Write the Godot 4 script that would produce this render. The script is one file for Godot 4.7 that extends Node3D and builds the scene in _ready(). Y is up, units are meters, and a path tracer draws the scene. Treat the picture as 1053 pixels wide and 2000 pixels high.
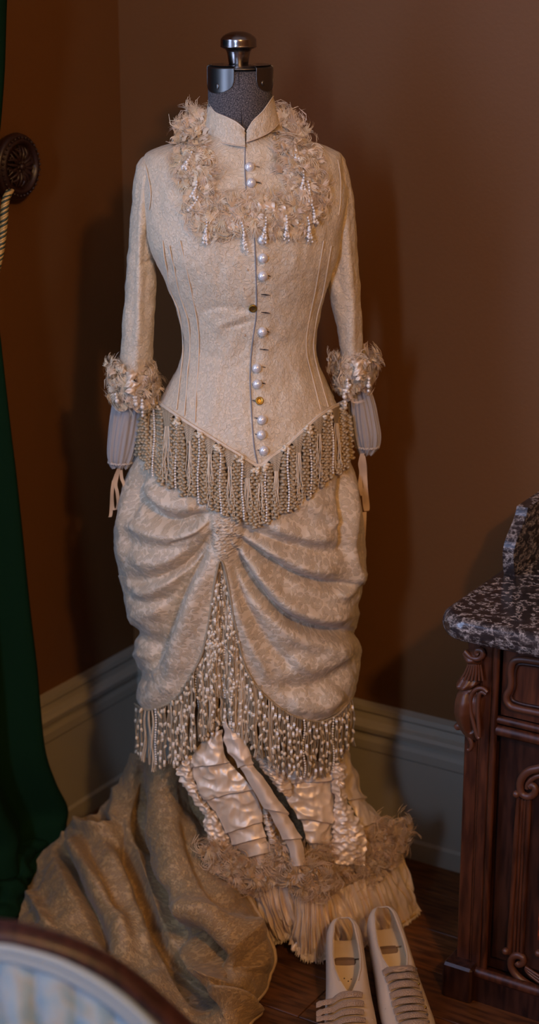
extends Node3D
# A Victorian brocade gown on a dress form in the corner of a brown room.
# Photograph frame: 1053 x 2000. World: y up, metres; the gown stands near the origin, the camera looks along -Z.
const FOCAL := 3443.0
const HALF := Vector2(526.5, 1000.0)
const CAM := Vector3(0, 1.61, 2.75)
const PITCH := 0.30631
const CORNER := Vector3(-0.2724, 0, -0.5502)
const WALL_TURN := 0.55152
var FW: Vector3
var UPV: Vector3
var RD: Vector3            # along the back wall, to the right
var LD: Vector3            # along the left wall, into the room
var M := {}
var used := {}
var org := Vector3.ZERO
var rng := RandomNumberGenerator.new()
var noise := FastNoiseLite.new()
var noise2 := FastNoiseLite.new()
var sph_hi: MB
var sph_lo: MB
var torso_rows := []
var skirt_rows := []

class MB:
	var v := PackedVector3Array()
	var n := PackedVector3Array()
	var t := PackedVector2Array()
	var c := PackedColorArray()
	var i := PackedInt32Array()

	func vert(p: Vector3, nn: Vector3, uv := Vector2.ZERO, col := Color.WHITE) -> int:
		v.append(p); n.append(nn); t.append(uv); c.append(col)
		return v.size() - 1

	func tri(a: int, b: int, d: int) -> void:
		i.append(a); i.append(b); i.append(d)

	func copy_of(o: MB, x: Transform3D, col := Color.WHITE) -> void:
		var k := v.size()
		v.append_array(x * o.v)
		var nb := Transform3D(x.basis.inverse().transposed(), Vector3.ZERO)
		n.append_array(nb * o.n)
		t.append_array(o.t)
		var cc := PackedColorArray()
		cc.resize(o.v.size())
		cc.fill(col)
		c.append_array(cc)
		var s := i.size()
		i.resize(s + o.i.size())
		for j in o.i.size():
			i[s + j] = o.i[j] + k

	func grid(p: PackedVector3Array, nu: int, nv: int, uv: PackedVector2Array, keep := PackedByteArray(), closed := false, flip := false, col := Color.WHITE) -> void:
		var k := v.size()
		var nn := PackedVector3Array()
		nn.resize(nu * nv)
		for b in nv:
			for a in nu:
				var q := b * nu + a
				var pl := p[q - 1] if a > 0 else (p[b * nu + nu - 2] if closed else p[q])
				var pr := p[q + 1] if a < nu - 1 else (p[b * nu + 1] if closed else p[q])
				var pu := p[q - nu] if b > 0 else p[q]
				var pd := p[q + nu] if b < nv - 1 else p[q]
				var m := (pd - pu).cross(pr - pl)
				nn[q] = (-m if flip else m).normalized()
		v.append_array(p); n.append_array(nn); t.append_array(uv)
		var cc := PackedColorArray()
		cc.resize(nu * nv)
		cc.fill(col)
		c.append_array(cc)
		var masked := keep.size() > 0
		for b in nv - 1:
			for a in nu - 1:
				var q := b * nu + a
				if masked and not (keep[q] and keep[q + 1] and keep[q + nu] and keep[q + nu + 1]):
					continue
				var e := k + q
				if flip:
					i.append(e); i.append(e + nu); i.append(e + 1); i.append(e + 1); i.append(e + nu); i.append(e + nu + 1)
				else:
					i.append(e); i.append(e + 1); i.append(e + nu); i.append(e + 1); i.append(e + nu + 1); i.append(e + nu)

	# a round tube along pts; rad is one radius or one per point
	func tube(pts: PackedVector3Array, rad, sides := 6, col := Color.WHITE, caps := true, flat := 1.0) -> void:
		var m := pts.size()
		if m < 2:
			return
		var k := v.size()
		var up := Vector3.UP
		var length := 0.0
		for j in m:
			var d := (pts[mini(j + 1, m - 1)] - pts[maxi(j - 1, 0)]).normalized()
			if j == 0:
				up = Vector3(0, 0, 1) if absf(d.z) < 0.8 else Vector3.UP
			else:
				length += pts[j].distance_to(pts[j - 1])
			var s := d.cross(up)
			if s.length() < 1e-4:
				s = d.cross(Vector3.RIGHT)
			s = s.normalized()
			up = s.cross(d).normalized()
			var r: float = rad[j] if rad is PackedFloat32Array or rad is Array else rad
			for a in sides + 1:
				var w := TAU * a / sides
				var o := s * cos(w) + up * sin(w) * flat
				v.append(pts[j] + o * r)
				n.append((s * cos(w) * flat + up * sin(w)).normalized())
				t.append(Vector2(r * w, length))
				c.append(col)
		for j in m - 1:
			for a in sides:
				var e := k + j * (sides + 1) + a
				i.append(e); i.append(e + 1); i.append(e + sides + 1)
				i.append(e + 1); i.append(e + sides + 2); i.append(e + sides + 1)
		if caps:
			for j in [0, m - 1]:
				var q := vert(pts[j], (pts[0] - pts[1]).normalized() if j == 0 else (pts[m - 1] - pts[m - 2]).normalized(), Vector2.ZERO, col)
				for a in sides:
					var e: int = k + j * (sides + 1) + a
					if j == 0:
						i.append(q); i.append(e + 1); i.append(e)
					else:
						i.append(q); i.append(e); i.append(e + 1)

	# radii and heights turned round a vertical axis at base
	func lathe(base: Vector3, prof: Array, sides := 32, col := Color.WHITE) -> void:
		var p := PackedVector3Array()
		var uv := PackedVector2Array()
		for q in prof:
			for a in sides + 1:
				var w := TAU * a / sides
				p.append(base + Vector3(q[0] * cos(w), q[1], q[0] * sin(w)))
				uv.append(Vector2(w * 0.05, q[1]))
		grid(p, sides + 1, prof.size(), uv, PackedByteArray(), true, prof[0][1] > prof[prof.size() - 1][1], col)

	# a box with chamfered edges in its own axes
	func box(x: Transform3D, h: Vector3, ch := 0.0, col := Color.WHITE) -> void:
		ch = minf(ch, minf(h.x, minf(h.y, h.z)) * 0.9)
		for ax in 3:
			for s in [-1.0, 1.0]:
				var nn := Vector3.ZERO
				nn[ax] = s
				var u := Vector3.ZERO
				u[(ax + 1) % 3] = 1.0
				var w := nn.cross(u)
				var a2: int = (ax + 1) % 3
				var b2: int = (ax + 2) % 3
				var q := []
				for e in [[-1, -1], [1, -1], [1, 1], [-1, 1]]:
					var p: Vector3 = nn * h[ax] + u * e[0] * (h[a2] - ch) + w * e[1] * (h[b2] - ch)
					q.append(vert(x * p, (x.basis * nn).normalized(), Vector2(e[0] * h[a2], e[1] * h[b2]), col))
				tri(q[0], q[2], q[1]); tri(q[0], q[3], q[2])
		if ch > 0.0:
			for ax in 3:
				var a2: int = (ax + 1) % 3
				var b2: int = (ax + 2) % 3
				for s in [[-1, -1], [1, -1], [1, 1], [-1, 1]]:
					var q := []
					var nn := Vector3.ZERO
					nn[a2] = s[0]; nn[b2] = s[1]
					for e in [[-1, 0], [1, 0], [1, 1], [-1, 1]]:
						var p := Vector3.ZERO
						p[ax] = e[0] * (h[ax] - ch)
						p[a2] = s[0] * (h[a2] if e[1] == 0 else h[a2] - ch)
						p[b2] = s[1] * (h[b2] - ch if e[1] == 0 else h[b2])
						q.append(vert(x * p, (x.basis * nn).normalized(), Vector2(p[ax], e[1] * ch), col))
					if s[0] * s[1] > 0:
						tri(q[0], q[1], q[2]); tri(q[0], q[2], q[3])
					else:
						tri(q[0], q[2], q[1]); tri(q[0], q[3], q[2])
				for s in [-1, 1]:
					if ax > 0:
						continue
					for s2 in [[-1, -1], [1, -1], [1, 1], [-1, 1]]:
						var sx := Vector3(s, s2[0], s2[1])
						var q := []
						for k in 3:
							var p := sx * (h - Vector3.ONE * ch)
							p[k] = sx[k] * h[k]
							q.append(vert(x * p, (x.basis * sx).normalized(), Vector2.ZERO, col))
						if sx.x * sx.y * sx.z > 0:
							tri(q[0], q[2], q[1])
						else:
							tri(q[0], q[1], q[2])

	# a thin strip of cloth between two edges
	func strip(a: PackedVector3Array, b: PackedVector3Array, col := Color.WHITE) -> void:
		var k := v.size()
		var m := a.size()
		var len := 0.0
		for j in m:
			var d := a[mini(j + 1, m - 1)] - a[maxi(j - 1, 0)]
			var nn := d.cross(b[j] - a[j]).normalized()
			if j:
				len += a[j].distance_to(a[j - 1])
			vert(a[j], nn, Vector2(0, len), col)
			vert(b[j], nn, Vector2(a[j].distance_to(b[j]), len), col)
		for j in m - 1:
			var e := k + j * 2
			tri(e, e + 1, e + 2); tri(e + 1, e + 3, e + 2)

	func mesh(m: Material, off := Vector3.ZERO) -> ArrayMesh:
		var r := ArrayMesh.new()
		var arr := []
		arr.resize(Mesh.ARRAY_MAX)
		if off != Vector3.ZERO:
			arr[Mesh.ARRAY_VERTEX] = Transform3D(Basis(), -off) * v
		else:
			arr[Mesh.ARRAY_VERTEX] = v
		arr[Mesh.ARRAY_NORMAL] = n
		arr[Mesh.ARRAY_TEX_UV] = t
		arr[Mesh.ARRAY_COLOR] = c
		arr[Mesh.ARRAY_INDEX] = i
		r.add_surface_from_arrays(Mesh.PRIMITIVE_TRIANGLES, arr)
		r.surface_set_material(0, m)
		return r

# ---------- naming and placing
func numbered(s: String) -> String:
	used[s] = used.get(s, -1) + 1
	return s if used[s] == 0 else "%s_%03d" % [s, used[s]]

func thing(called: String, at: Vector3, label: String, category: String, group := "") -> Node3D:
	var o := Node3D.new()
	o.name = numbered(called)
	add_child(o)
	o.position = at
	tag(o, label, category, group)
	org = at
	return o

func tag(o: Node, label: String, category := "", group := "") -> void:
	o.set_meta("label", label)
	if category: o.set_meta("category", category)
	if group: o.set_meta("group", group)

# a part in world coordinates under a thing (whose origin is org) or under another part
func part(called: String, mb: MB, m: Material, parent: Node3D, label := "") -> MeshInstance3D:
	var o := MeshInstance3D.new()
	o.name = called
	o.mesh = mb.mesh(m, org)
	parent.add_child(o, true)
	if label: o.set_meta("label", label)
	return o

func single(called: String, mb: MB, m: Material, at: Vector3, label: String, category: String, group := "") -> MeshInstance3D:
	var o := MeshInstance3D.new()
	o.name = numbered(called)
	org = at
	o.mesh = mb.mesh(m, at)
	o.position = at
	add_child(o)
	tag(o, label, category, group)
	return o

func struct(called: String, mb: MB, m: Material, label: String, category: String) -> MeshInstance3D:
	var o := single(called, mb, m, Vector3.ZERO, label, category)
	o.set_meta("kind", "structure")
	return o

# ---------- picture and room coordinates
func ray(px: float, py: float) -> Vector3:
	return FW + Vector3.RIGHT * (px - HALF.x) / FOCAL - UPV * (py - HALF.y) / FOCAL

func P(px: float, py: float, z := 0.0) -> Vector3:        # the point of the plane z = const seen at a pixel
	var d := ray(px, py)
	return CAM + d * (z - CAM.z) / d.z

func PY(px: float, py: float, y := 0.0) -> Vector3:       # the point of a level plane
	var d := ray(px, py)
	return CAM + d * (y - CAM.y) / d.y

func PS(px: float, py: float, s: float) -> Vector3:       # the point of a plane parallel to the back wall
	var d := ray(px, py)
	return CAM + d * (s + (CORNER - CAM).dot(LD)) / d.dot(LD)

func PR(px: float, py: float, r: float) -> Vector3:       # the point of a plane parallel to the left wall
	var d := ray(px, py)
	return CAM + d * (r + (CORNER - CAM).dot(RD)) / d.dot(RD)

func px_of(p: Vector3) -> Vector2:
	var q := p - CAM
	var z := q.dot(FW)
	return Vector2(HALF.x + FOCAL * q.x / z, HALF.y - FOCAL * q.dot(UPV) / z)

func room(r: float, y: float, s: float) -> Vector3:
	return CORNER + RD * r + LD * s + Vector3(0, y, 0)

func room_x(r: float, y: float, s: float) -> Transform3D:
	return Transform3D(Basis(RD, Vector3.UP, LD), room(r, y, s))

func pl(a: Array) -> PackedVector2Array:
	var r := PackedVector2Array()
	for k in a.size() / 2:
		r.append(Vector2(a[k * 2], a[k * 2 + 1]))
	return r

func tab(a: PackedVector2Array, x: float) -> float:
	if x <= a[0].x: return a[0].y
	for k in a.size() - 1:
		if x <= a[k + 1].x:
			return lerpf(a[k].y, a[k + 1].y, (x - a[k].x) / maxf(1e-6, a[k + 1].x - a[k].x))
	return a[a.size() - 1].y

func smooth_line(a: PackedVector3Array, per := 6) -> PackedVector3Array:
	var r := PackedVector3Array()
	var m := a.size()
	for k in m - 1:
		for j in per:
			r.append(a[k].cubic_interpolate(a[k + 1], a[maxi(k - 1, 0)], a[mini(k + 2, m - 1)], float(j) / per))
	r.append(a[m - 1])
	return r

func smooth2(a: PackedVector2Array, per := 6) -> PackedVector2Array:
	var r := PackedVector2Array()
	var m := a.size()
	for k in m - 1:
		for j in per:
			r.append(a[k].cubic_interpolate(a[k + 1], a[maxi(k - 1, 0)], a[mini(k + 2, m - 1)], float(j) / per))
	r.append(a[m - 1])
	return r

# ---------- folds: lines in the cloth with a width on either side
var fold_gain := 1.0

func fold(a: Array, amp: float, wa: float, wb: float) -> Dictionary:
	var p := smooth2(pl(a), 4)
	var lo := p[0]
	var hi := p[0]
	var total := 0.0
	for k in p.size():
		lo = lo.min(p[k]); hi = hi.max(p[k])
		if k: total += p[k].distance_to(p[k - 1])
	var m := maxf(wa, wb) * 2.6
	return {"p": p, "amp": amp * 0.001 * fold_gain, "wa": wa, "wb": wb, "r": Rect2(lo - Vector2(m, m), hi - lo + Vector2(m, m) * 2), "len": total}

func fold_at(folds: Array, q: Vector2) -> float:
	var sum := 0.0
	for f in folds:
		if not f.r.has_point(q):
			continue
		var p: PackedVector2Array = f.p
		var best := 1e9
		var side := 1.0
		var along := 0.0
		var run := 0.0
		for k in p.size() - 1:
			var d := p[k + 1] - p[k]
			var l2 := d.length_squared()
			var t := clampf((q - p[k]).dot(d) / l2, 0, 1)
			var e := q - p[k] - d * t
			var l := sqrt(l2)
			if e.length_squared() < best:
				best = e.length_squared()
				side = d.cross(e)
				along = run + t * l
			run += l
		var w: float = f.wa if side < 0 else f.wb
		var x := best / (w * w)
		if x < 7.0:
			var tl: float = along / f.len
			sum += f.amp * exp(-x) * clampf(minf(tl, 1.0 - tl) * 5.0 + 0.25, 0, 1)
	return sum

# ---------- rounded bodies given by their silhouettes
func body_row(y: float, xl: float, xr: float, b: float, c: float, n := 2.2) -> Dictionary:
	var l := P(xl, y)
	var r := P(xr, y)
	return {"y": (l.y + r.y) / 2, "x": (l.x + r.x) / 2, "a": (r.x - l.x) / 2, "b": b, "c": c, "n": n}

func row_at(rows: Array, y: float) -> Array:       # [x, a, b, c, n]
	var m := rows.size()
	if y >= rows[0].y:
		var r = rows[0]
		return [r.x, r.a, r.b, r.c, r.n]
	for k in m - 1:
		var r = rows[k]
		var s = rows[k + 1]
		if y >= s.y:
			var t: float = (r.y - y) / (r.y - s.y)
			var q = rows[maxi(k - 1, 0)]
			var u = rows[mini(k + 2, m - 1)]
			return [cubic_interpolate(r.x, s.x, q.x, u.x, t), cubic_interpolate(r.a, s.a, q.a, u.a, t), cubic_interpolate(r.b, s.b, q.b, u.b, t), lerpf(r.c, s.c, t), lerpf(r.n, s.n, t)]
	var e = rows[m - 1]
	return [e.x, e.a, e.b, e.c, e.n]

func on_ring(w: Array, y: float, phi: float) -> Vector3:
	var cs := cos(phi)
	var sn := sin(phi)
	var e: float = 2.0 / w[4]
	return Vector3(w[0] + w[1] * signf(cs) * pow(absf(cs), e), y, (w[2] if sn > 0 else w[3]) * signf(sn) * pow(absf(sn), e))

func z_front(rows: Array, x: float, y: float) -> float:
	var w := row_at(rows, y)
	var d: float = clampf(absf(x - w[0]) / w[1], 0, 1)
	return w[2] * pow(maxf(0.0, 1.0 - pow(d, w[4])), 1.0 / w[4])

func on(rows: Array, px: float, py: float, lift := 0.0) -> Vector3:    # the front of a body seen at a pixel
	var z := 0.1
	var p := Vector3.ZERO
	for k in 6:
		p = P(px, py, z)
		z = z_front(rows, p.x, p.y) + lift
	return P(px, py, z)

func on_n(rows: Array, p: Vector3) -> Vector3:
	var e := 0.004
	var a := z_front(rows, p.x + e, p.y) - z_front(rows, p.x - e, p.y)
	var b := z_front(rows, p.x, p.y + e) - z_front(rows, p.x, p.y - e)
	return Vector3(-a, -b, 2 * e).normalized()

# ---------- a sheet of cloth through a net of points; fn(u, v, p, pixel) lifts it
func sheet(net: Array, nu: int, nv: int, fn = null, folds := [], flip := false, keep_fn = null, folds_by_pixel := true) -> MB:
	var mv := net.size()
	var mu: int = net[0].size()
	var p := PackedVector3Array()
	p.resize(nu * nv)
	var rowp := PackedVector3Array()
	rowp.resize(mu)
	for b in nv:
		var y := float(b) / (nv - 1) * (mv - 1)
		var k := mini(int(y), mv - 2)
		var t := y - k
		for a in mu:
			rowp[a] = net[k][a].cubic_interpolate(net[k + 1][a], net[maxi(k - 1, 0)][a], net[mini(k + 2, mv - 1)][a], t)
		for a in nu:
			var x := float(a) / (nu - 1) * (mu - 1)
			var j := mini(int(x), mu - 2)
			p[b * nu + a] = rowp[j].cubic_interpolate(rowp[j + 1], rowp[maxi(j - 1, 0)], rowp[mini(j + 2, mu - 1)], x - j)
	var wide := 0.0
	var tall := 0.0
	for a in nu - 1: wide += p[(nv / 2) * nu + a + 1].distance_to(p[(nv / 2) * nu + a])
	for b in nv - 1: tall += p[(b + 1) * nu + nu / 2].distance_to(p[b * nu + nu / 2])
	var uv := PackedVector2Array()
	uv.resize(nu * nv)
	var q := p.duplicate()
	var keep := PackedByteArray()
	if keep_fn != null:
		keep.resize(nu * nv)
	for b in nv:
		for a in nu:
			var e := b * nu + a
			var u := float(a) / (nu - 1)
			var v := float(b) / (nv - 1)
			uv[e] = Vector2(u * wide, v * tall)
			if fn == null and folds.is_empty() and keep_fn == null:
				continue
			var dx := p[mini(a + 1, nu - 1) + b * nu] - p[maxi(a - 1, 0) + b * nu]
			var dy := p[a + mini(b + 1, nv - 1) * nu] - p[a + maxi(b - 1, 0) * nu]
			var nn := dy.cross(dx).normalized()
			if flip: nn = -nn
			var px := px_of(p[e])
			var h := 0.0
			if folds.size(): h += fold_at(folds, px)
			if fn != null: h += (fn as Callable).call(u, v, p[e], px)
			q[e] = p[e] + nn * h
			if keep_fn != null: keep[e] = 1 if (keep_fn as Callable).call(u, v, px) else 0
	var mb := MB.new()
	mb.grid(q, nu, nv, uv, keep, false, flip)
	return mb

func netp(rows: Array) -> Array:      # rows of [px, py, z, px, py, z ...] seen at pixels
	var r := []
	for w in rows:
		var l := PackedVector3Array()
		for k in w.size() / 3:
			l.append(P(w[k * 3], w[k * 3 + 1], w[k * 3 + 2]))
		r.append(l)
	return r

func unit_sphere(a: int, b: int) -> MB:
	var mb := MB.new()
	for j in b + 1:
		var th := PI * j / b
		for k in a + 1:
			var w := TAU * k / a
			var d := Vector3(sin(th) * cos(w), cos(th), sin(th) * sin(w))
			mb.vert(d, d, Vector2(float(k) / a, float(j) / b))
	for j in b:
		for k in a:
			var e := j * (a + 1) + k
			if j > 0: mb.tri(e, e + a + 2, e + 1)
			if j < b - 1: mb.tri(e, e + a + 1, e + a + 2)
	for k in range(0, mb.i.size(), 3):    # front faces clockwise
		var pa := mb.v[mb.i[k]]
		var cr := (mb.v[mb.i[k + 1]] - pa).cross(mb.v[mb.i[k + 2]] - pa)
		if cr.dot(pa) > 0:
			var s := mb.i[k + 1]
			mb.i[k + 1] = mb.i[k + 2]
			mb.i[k + 2] = s
	return mb

func ball(mb: MB, p: Vector3, r: float, hi := false, col := Color.WHITE) -> void:
	mb.copy_of(sph_hi if hi else sph_lo, Transform3D(Basis.from_scale(Vector3(r, r, r)), p), col)

func egg(mb: MB, p: Vector3, r: Vector3, turn := 0.0, col := Color.WHITE, hi := false) -> void:
	mb.copy_of(sph_hi if hi else sph_lo, Transform3D(Basis(Vector3.BACK, turn) * Basis.from_scale(r), p), col)

# ---------- materials
func rgb(r: int, g: int, b: int, a := 255) -> Color:
	return Color8(r, g, b, a)

func mat(col: Color, rough := 0.6, metal := 0.0, rim := 0.0, spec := 0.5) -> StandardMaterial3D:
	var m := StandardMaterial3D.new()
	m.albedo_color = col
	m.roughness = rough
	m.metallic = metal
	m.metallic_specular = spec
	m.cull_mode = BaseMaterial3D.CULL_DISABLED
	if rim > 0.0:
		m.rim_enabled = true
		m.rim = rim
		m.rim_tint = 0.6
	return m

func noise_tex(size: int, freq: float, stops: Array, kind := FastNoiseLite.TYPE_SIMPLEX_SMOOTH, octaves := 4, warp := 0.0, sd := 1, fractal := FastNoiseLite.FRACTAL_FBM) -> NoiseTexture2D:
	var f := FastNoiseLite.new()
	f.noise_type = kind
	f.seed = sd
	f.frequency = freq
	f.fractal_type = fractal
	f.fractal_octaves = octaves
	if warp > 0.0:
		f.domain_warp_enabled = true
		f.domain_warp_amplitude = warp
		f.domain_warp_frequency = freq * 0.8
	var t := NoiseTexture2D.new()
	t.width = size
	t.height = size
	t.seamless = true
	t.generate_mipmaps = false
	t.noise = f
	if stops.size():
		var g := Gradient.new()
		g.offsets = PackedFloat32Array()
		g.colors = PackedColorArray()
		var of := PackedFloat32Array()
		var cl := PackedColorArray()
		for s in stops:
			of.append(s[0]); cl.append(s[1])
		g.offsets = of
		g.colors = cl
		t.color_ramp = g
	return t

func tex_of(data: PackedByteArray, size: int) -> ImageTexture:
	return ImageTexture.create_from_image(Image.create_from_data(size, size, false, Image.FORMAT_RGB8, data))

# woven leaf sprigs: height 0 = ground, 1 = leaf; edge = darker outline
func weave_leaves(size: int, cells: int, leaf_len: float, leaf_w: float, sd: int) -> PackedFloat32Array:
	var h := PackedFloat32Array()
	h.resize(size * size)
	var r := RandomNumberGenerator.new()
	r.seed = sd
	var step := float(size) / cells
	for cy in cells:
		for cx in cells:
			var o := Vector2((cx + r.randf_range(0.1, 0.9)) * step, (cy + r.randf_range(0.1, 0.9)) * step)
			var k := r.randi_range(4, 6)
			var a0 := r.randf() * TAU
			for j in k:
				var a := a0 + j * r.randf_range(0.55, 1.25)
				var d := Vector2(cos(a), sin(a))
				var ln := leaf_len * r.randf_range(0.75, 1.15)
				var b := o + d * ln * 0.15
				var top := r.randf_range(0.72, 1.0)
				var lo := (b.min(b + d * ln) - Vector2(leaf_w, leaf_w)).floor()
				var hi := (b.max(b + d * ln) + Vector2(leaf_w, leaf_w)).ceil()
				for y in range(int(lo.y), int(hi.y)):
					for x in range(int(lo.x), int(hi.x)):
						var q := Vector2(x, y) - b
						var s := q.dot(d) / ln
						if s <= 0.0 or s >= 1.0: continue
						var t := absf(q.cross(d))
						var w := leaf_w * sin(PI * pow(s, 0.75))
						if t < w:
							var g := (0.25 + 0.75 * sqrt(1.0 - t * t / (w * w))) * top
							if t < 1.3: g *= 0.6
							var e := posmod(y, size) * size + posmod(x, size)
							h[e] = g
	return h

func brocade(name_: String, ground: Color, leaf: Color, h: PackedFloat32Array, size: int, scale_: float, depth: float, rough_ground := 0.62, rough_leaf := 0.4) -> StandardMaterial3D:
	var al := PackedByteArray()
	var ro := PackedByteArray()
	var he := PackedByteArray()
	al.resize(size * size * 3); ro.resize(size * size * 3); he.resize(size * size * 3)
	for y in size:
		for x in size:
			var e := y * size + x
			var g := h[e]
			var tw := 0.05 * float((x + y * 2) % 4) / 3.0 + 0.05 * sin(y * 0.9 + 3.0 * sin(x * 0.08)) * (1.0 - minf(1.0, g * 3.0))
			var line := 0.0
			if g > 0.02 and g < 0.5: line = 0.16
			var c := ground.lerp(leaf, g) * (1.0 - line)
			al[e * 3] = int(clampf(c.r, 0, 1) * 255); al[e * 3 + 1] = int(clampf(c.g, 0, 1) * 255); al[e * 3 + 2] = int(clampf(c.b, 0, 1) * 255)
			var rr := int(lerpf(rough_ground, rough_leaf, g) * 255)
			var hh := int(clampf(g * 0.85 + tw + 0.03, 0, 1) * 255)
			for k in 3:
				ro[e * 3 + k] = rr
				he[e * 3 + k] = hh
	var m := mat(Color.WHITE, 1.0, 0.0, 0.25, 0.5)
	m.resource_name = name_
	m.albedo_texture = tex_of(al, size)
	m.roughness_texture = tex_of(ro, size)
	m.heightmap_enabled = true
	m.heightmap_texture = tex_of(he, size)
	m.heightmap_scale = depth
	m.uv1_scale = Vector3(scale_, scale_, 1)
	return m

func net_texture(size: int) -> ImageTexture:
	var d := PackedByteArray()
	d.resize(size * size * 3)
	for y in size:
		for x in size:
			var a := absf(fmod(float(x), 16.0) - 8.0)
			var g := fmod(y + a, 8.0) / 8.0
			g = 0.35 + 0.65 * sin(g * PI)
			if int(x / 16.0) % 2 == 0: g *= 0.9
			for k in 3: d[(y * size + x) * 3 + k] = int(g * 255)
	return tex_of(d, size)

func make_materials() -> void:
	var h := weave_leaves(768, 16, 42.0, 9.5, 11)
	M.brocade = brocade("ivory_brocade", Color(0.795, 0.715, 0.595), Color(0.87, 0.79, 0.665), h, 768, 6.2, 0.075)
	M.brocade_skirt = brocade("ivory_brocade_skirt", Color(0.82, 0.74, 0.62), Color(0.725, 0.64, 0.52), h, 768, 5.6, 0.055)
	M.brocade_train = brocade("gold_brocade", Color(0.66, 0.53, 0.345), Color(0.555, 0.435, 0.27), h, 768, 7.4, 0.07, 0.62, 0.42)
	M.satin = mat(rgb(230, 205, 173), 0.40, 0.2, 0.2, 0.7)
	M.satin_strip = mat(rgb(228, 204, 175), 0.42, 0.15, 0.2, 0.65)
	M.piping = mat(rgb(214, 194, 166), 0.4, 0.0, 0.2)
	M.edge_cord = mat(rgb(128, 122, 120), 0.6)
	M.pearl = mat(rgb(226, 222, 216), 0.16, 0.25, 0.0, 0.7)
	M.pearl.clearcoat_enabled = true
	M.pearl.clearcoat = 1.0
	M.pearl.clearcoat_roughness = 0.06
	M.bead = mat(rgb(226, 214, 196), 0.2, 0.1, 0.0, 0.7)
	M.brass = mat(rgb(150, 118, 52), 0.35, 0.9)
	M.slit = mat(rgb(44, 34, 28), 0.9)
	M.stitch = mat(rgb(205, 180, 150), 0.6)
	M.bullion = mat(rgb(172, 148, 112), 0.32, 0.0, 0.3, 0.6)
	M.bullion.vertex_color_use_as_albedo = true
	M.thread = mat(rgb(222, 202, 172), 0.5, 0.0, 0.2)
	M.thread.vertex_color_use_as_albedo = true
	M.tuft = mat(rgb(216, 194, 160), 0.28, 0.0, 0.3, 0.65)
	M.tuft.vertex_color_use_as_albedo = true
	M.gold_braid = mat(rgb(176, 146, 104), 0.6)
	M.net = mat(rgb(216, 190, 150), 0.65)
	M.net.albedo_texture = net_texture(64)
	M.net.heightmap_enabled = true
	M.net.heightmap_texture = M.net.albedo_texture
	M.net.heightmap_scale = 0.05
	M.net.uv1_scale = Vector3(55, 55, 1)
	M.fray = mat(rgb(226, 204, 172), 0.55, 0.0, 0.3)
	M.fray.vertex_color_use_as_albedo = true
	M.fray.backlight_enabled = true
	M.fray.backlight = Color(0.35, 0.3, 0.25)
	M.fray_low = mat(rgb(206, 174, 134), 0.6, 0.0, 0.3)
	M.fray_low.vertex_color_use_as_albedo = true
	M.fray_low.backlight_enabled = true
	M.fray_low.backlight = Color(0.35, 0.3, 0.22)
	M.sheer = mat(Color8(178, 168, 158, 200), 0.75)
	M.sheer.transparency = BaseMaterial3D.TRANSPARENCY_ALPHA
	M.lace = mat(rgb(190, 174, 156), 0.7)
	M.ribbon = mat(rgb(196, 168, 138), 0.4, 0.0, 0.2)
	M.tweed = mat(Color.WHITE, 0.95)
	M.tweed.albedo_texture = noise_tex(512, 0.17, [[0.25, rgb(44, 40, 41)], [0.5, rgb(72, 66, 65)], [0.75, rgb(118, 109, 102)]], FastNoiseLite.TYPE_SIMPLEX_SMOOTH, 3, 6.0, 5)
	M.tweed.uv1_scale = Vector3(5, 5, 1)
	M.steel = mat(rgb(150, 143, 138), 0.27, 1.0)
	M.steel.roughness_texture = noise_tex(256, 0.03, [[0.2, Color(0.7, 0.7, 0.7)], [0.8, Color(1, 1, 1)]], FastNoiseLite.TYPE_SIMPLEX_SMOOTH, 4, 0.0, 9)
	M.steel.uv1_scale = Vector3(4, 4, 1)
	M.steel_dull = mat(rgb(112, 108, 102), 0.36, 1.0)
	M.seam = mat(rgb(40, 35, 36), 0.9)
	M.wall = mat(rgb(104, 67, 32), 0.62, 0.0, 0.0, 0.35)
	M.wall.heightmap_enabled = true
	M.wall.heightmap_texture = noise_tex(256, 0.06, [], FastNoiseLite.TYPE_SIMPLEX_SMOOTH, 3, 0.0, 3)
	M.wall.heightmap_scale = 0.02
	M.wall.uv1_scale = Vector3(6, 6, 1)
	M.base = mat(rgb(154, 144, 124), 0.5)
	M.ceiling = mat(rgb(206, 198, 184), 0.9)
	M.planks = []
	for k in 4:
		var w := mat([rgb(112, 66, 28), rgb(98, 57, 25), rgb(120, 72, 32), rgb(90, 53, 24)][k], 0.46, 0.0, 0.0, 0.4)
		w.albedo_texture = noise_tex(256, 0.035, [[0.2, Color(0.62, 0.58, 0.54)], [0.5, Color(0.88, 0.87, 0.85)], [0.8, Color(1, 1, 1)]], FastNoiseLite.TYPE_SIMPLEX_SMOOTH, 4, 12.0, 20 + k)
		w.uv1_scale = Vector3(1.1, 9, 1)
		M.planks.append(w)
	M.scrap = mat(rgb(215, 205, 190), 0.8)
	M.wood = walnut(rgb(86, 46, 26), 1)
	M.wood_dark = walnut(rgb(58, 31, 20), 2)
	M.carved = mat(rgb(82, 46, 28), 0.42)
	M.burl = mat(Color.WHITE, 0.3)
	M.burl.albedo_texture = noise_tex(256, 0.05, [[0.25, rgb(58, 22, 12)], [0.5, rgb(112, 46, 22)], [0.75, rgb(150, 72, 34)]], FastNoiseLite.TYPE_SIMPLEX_SMOOTH, 4, 30.0, 31)
	tri(M.burl, Vector3(5, 5, 5))
	M.marble = mat(Color.WHITE, 0.16, 0.0, 0.0, 0.5)
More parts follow.
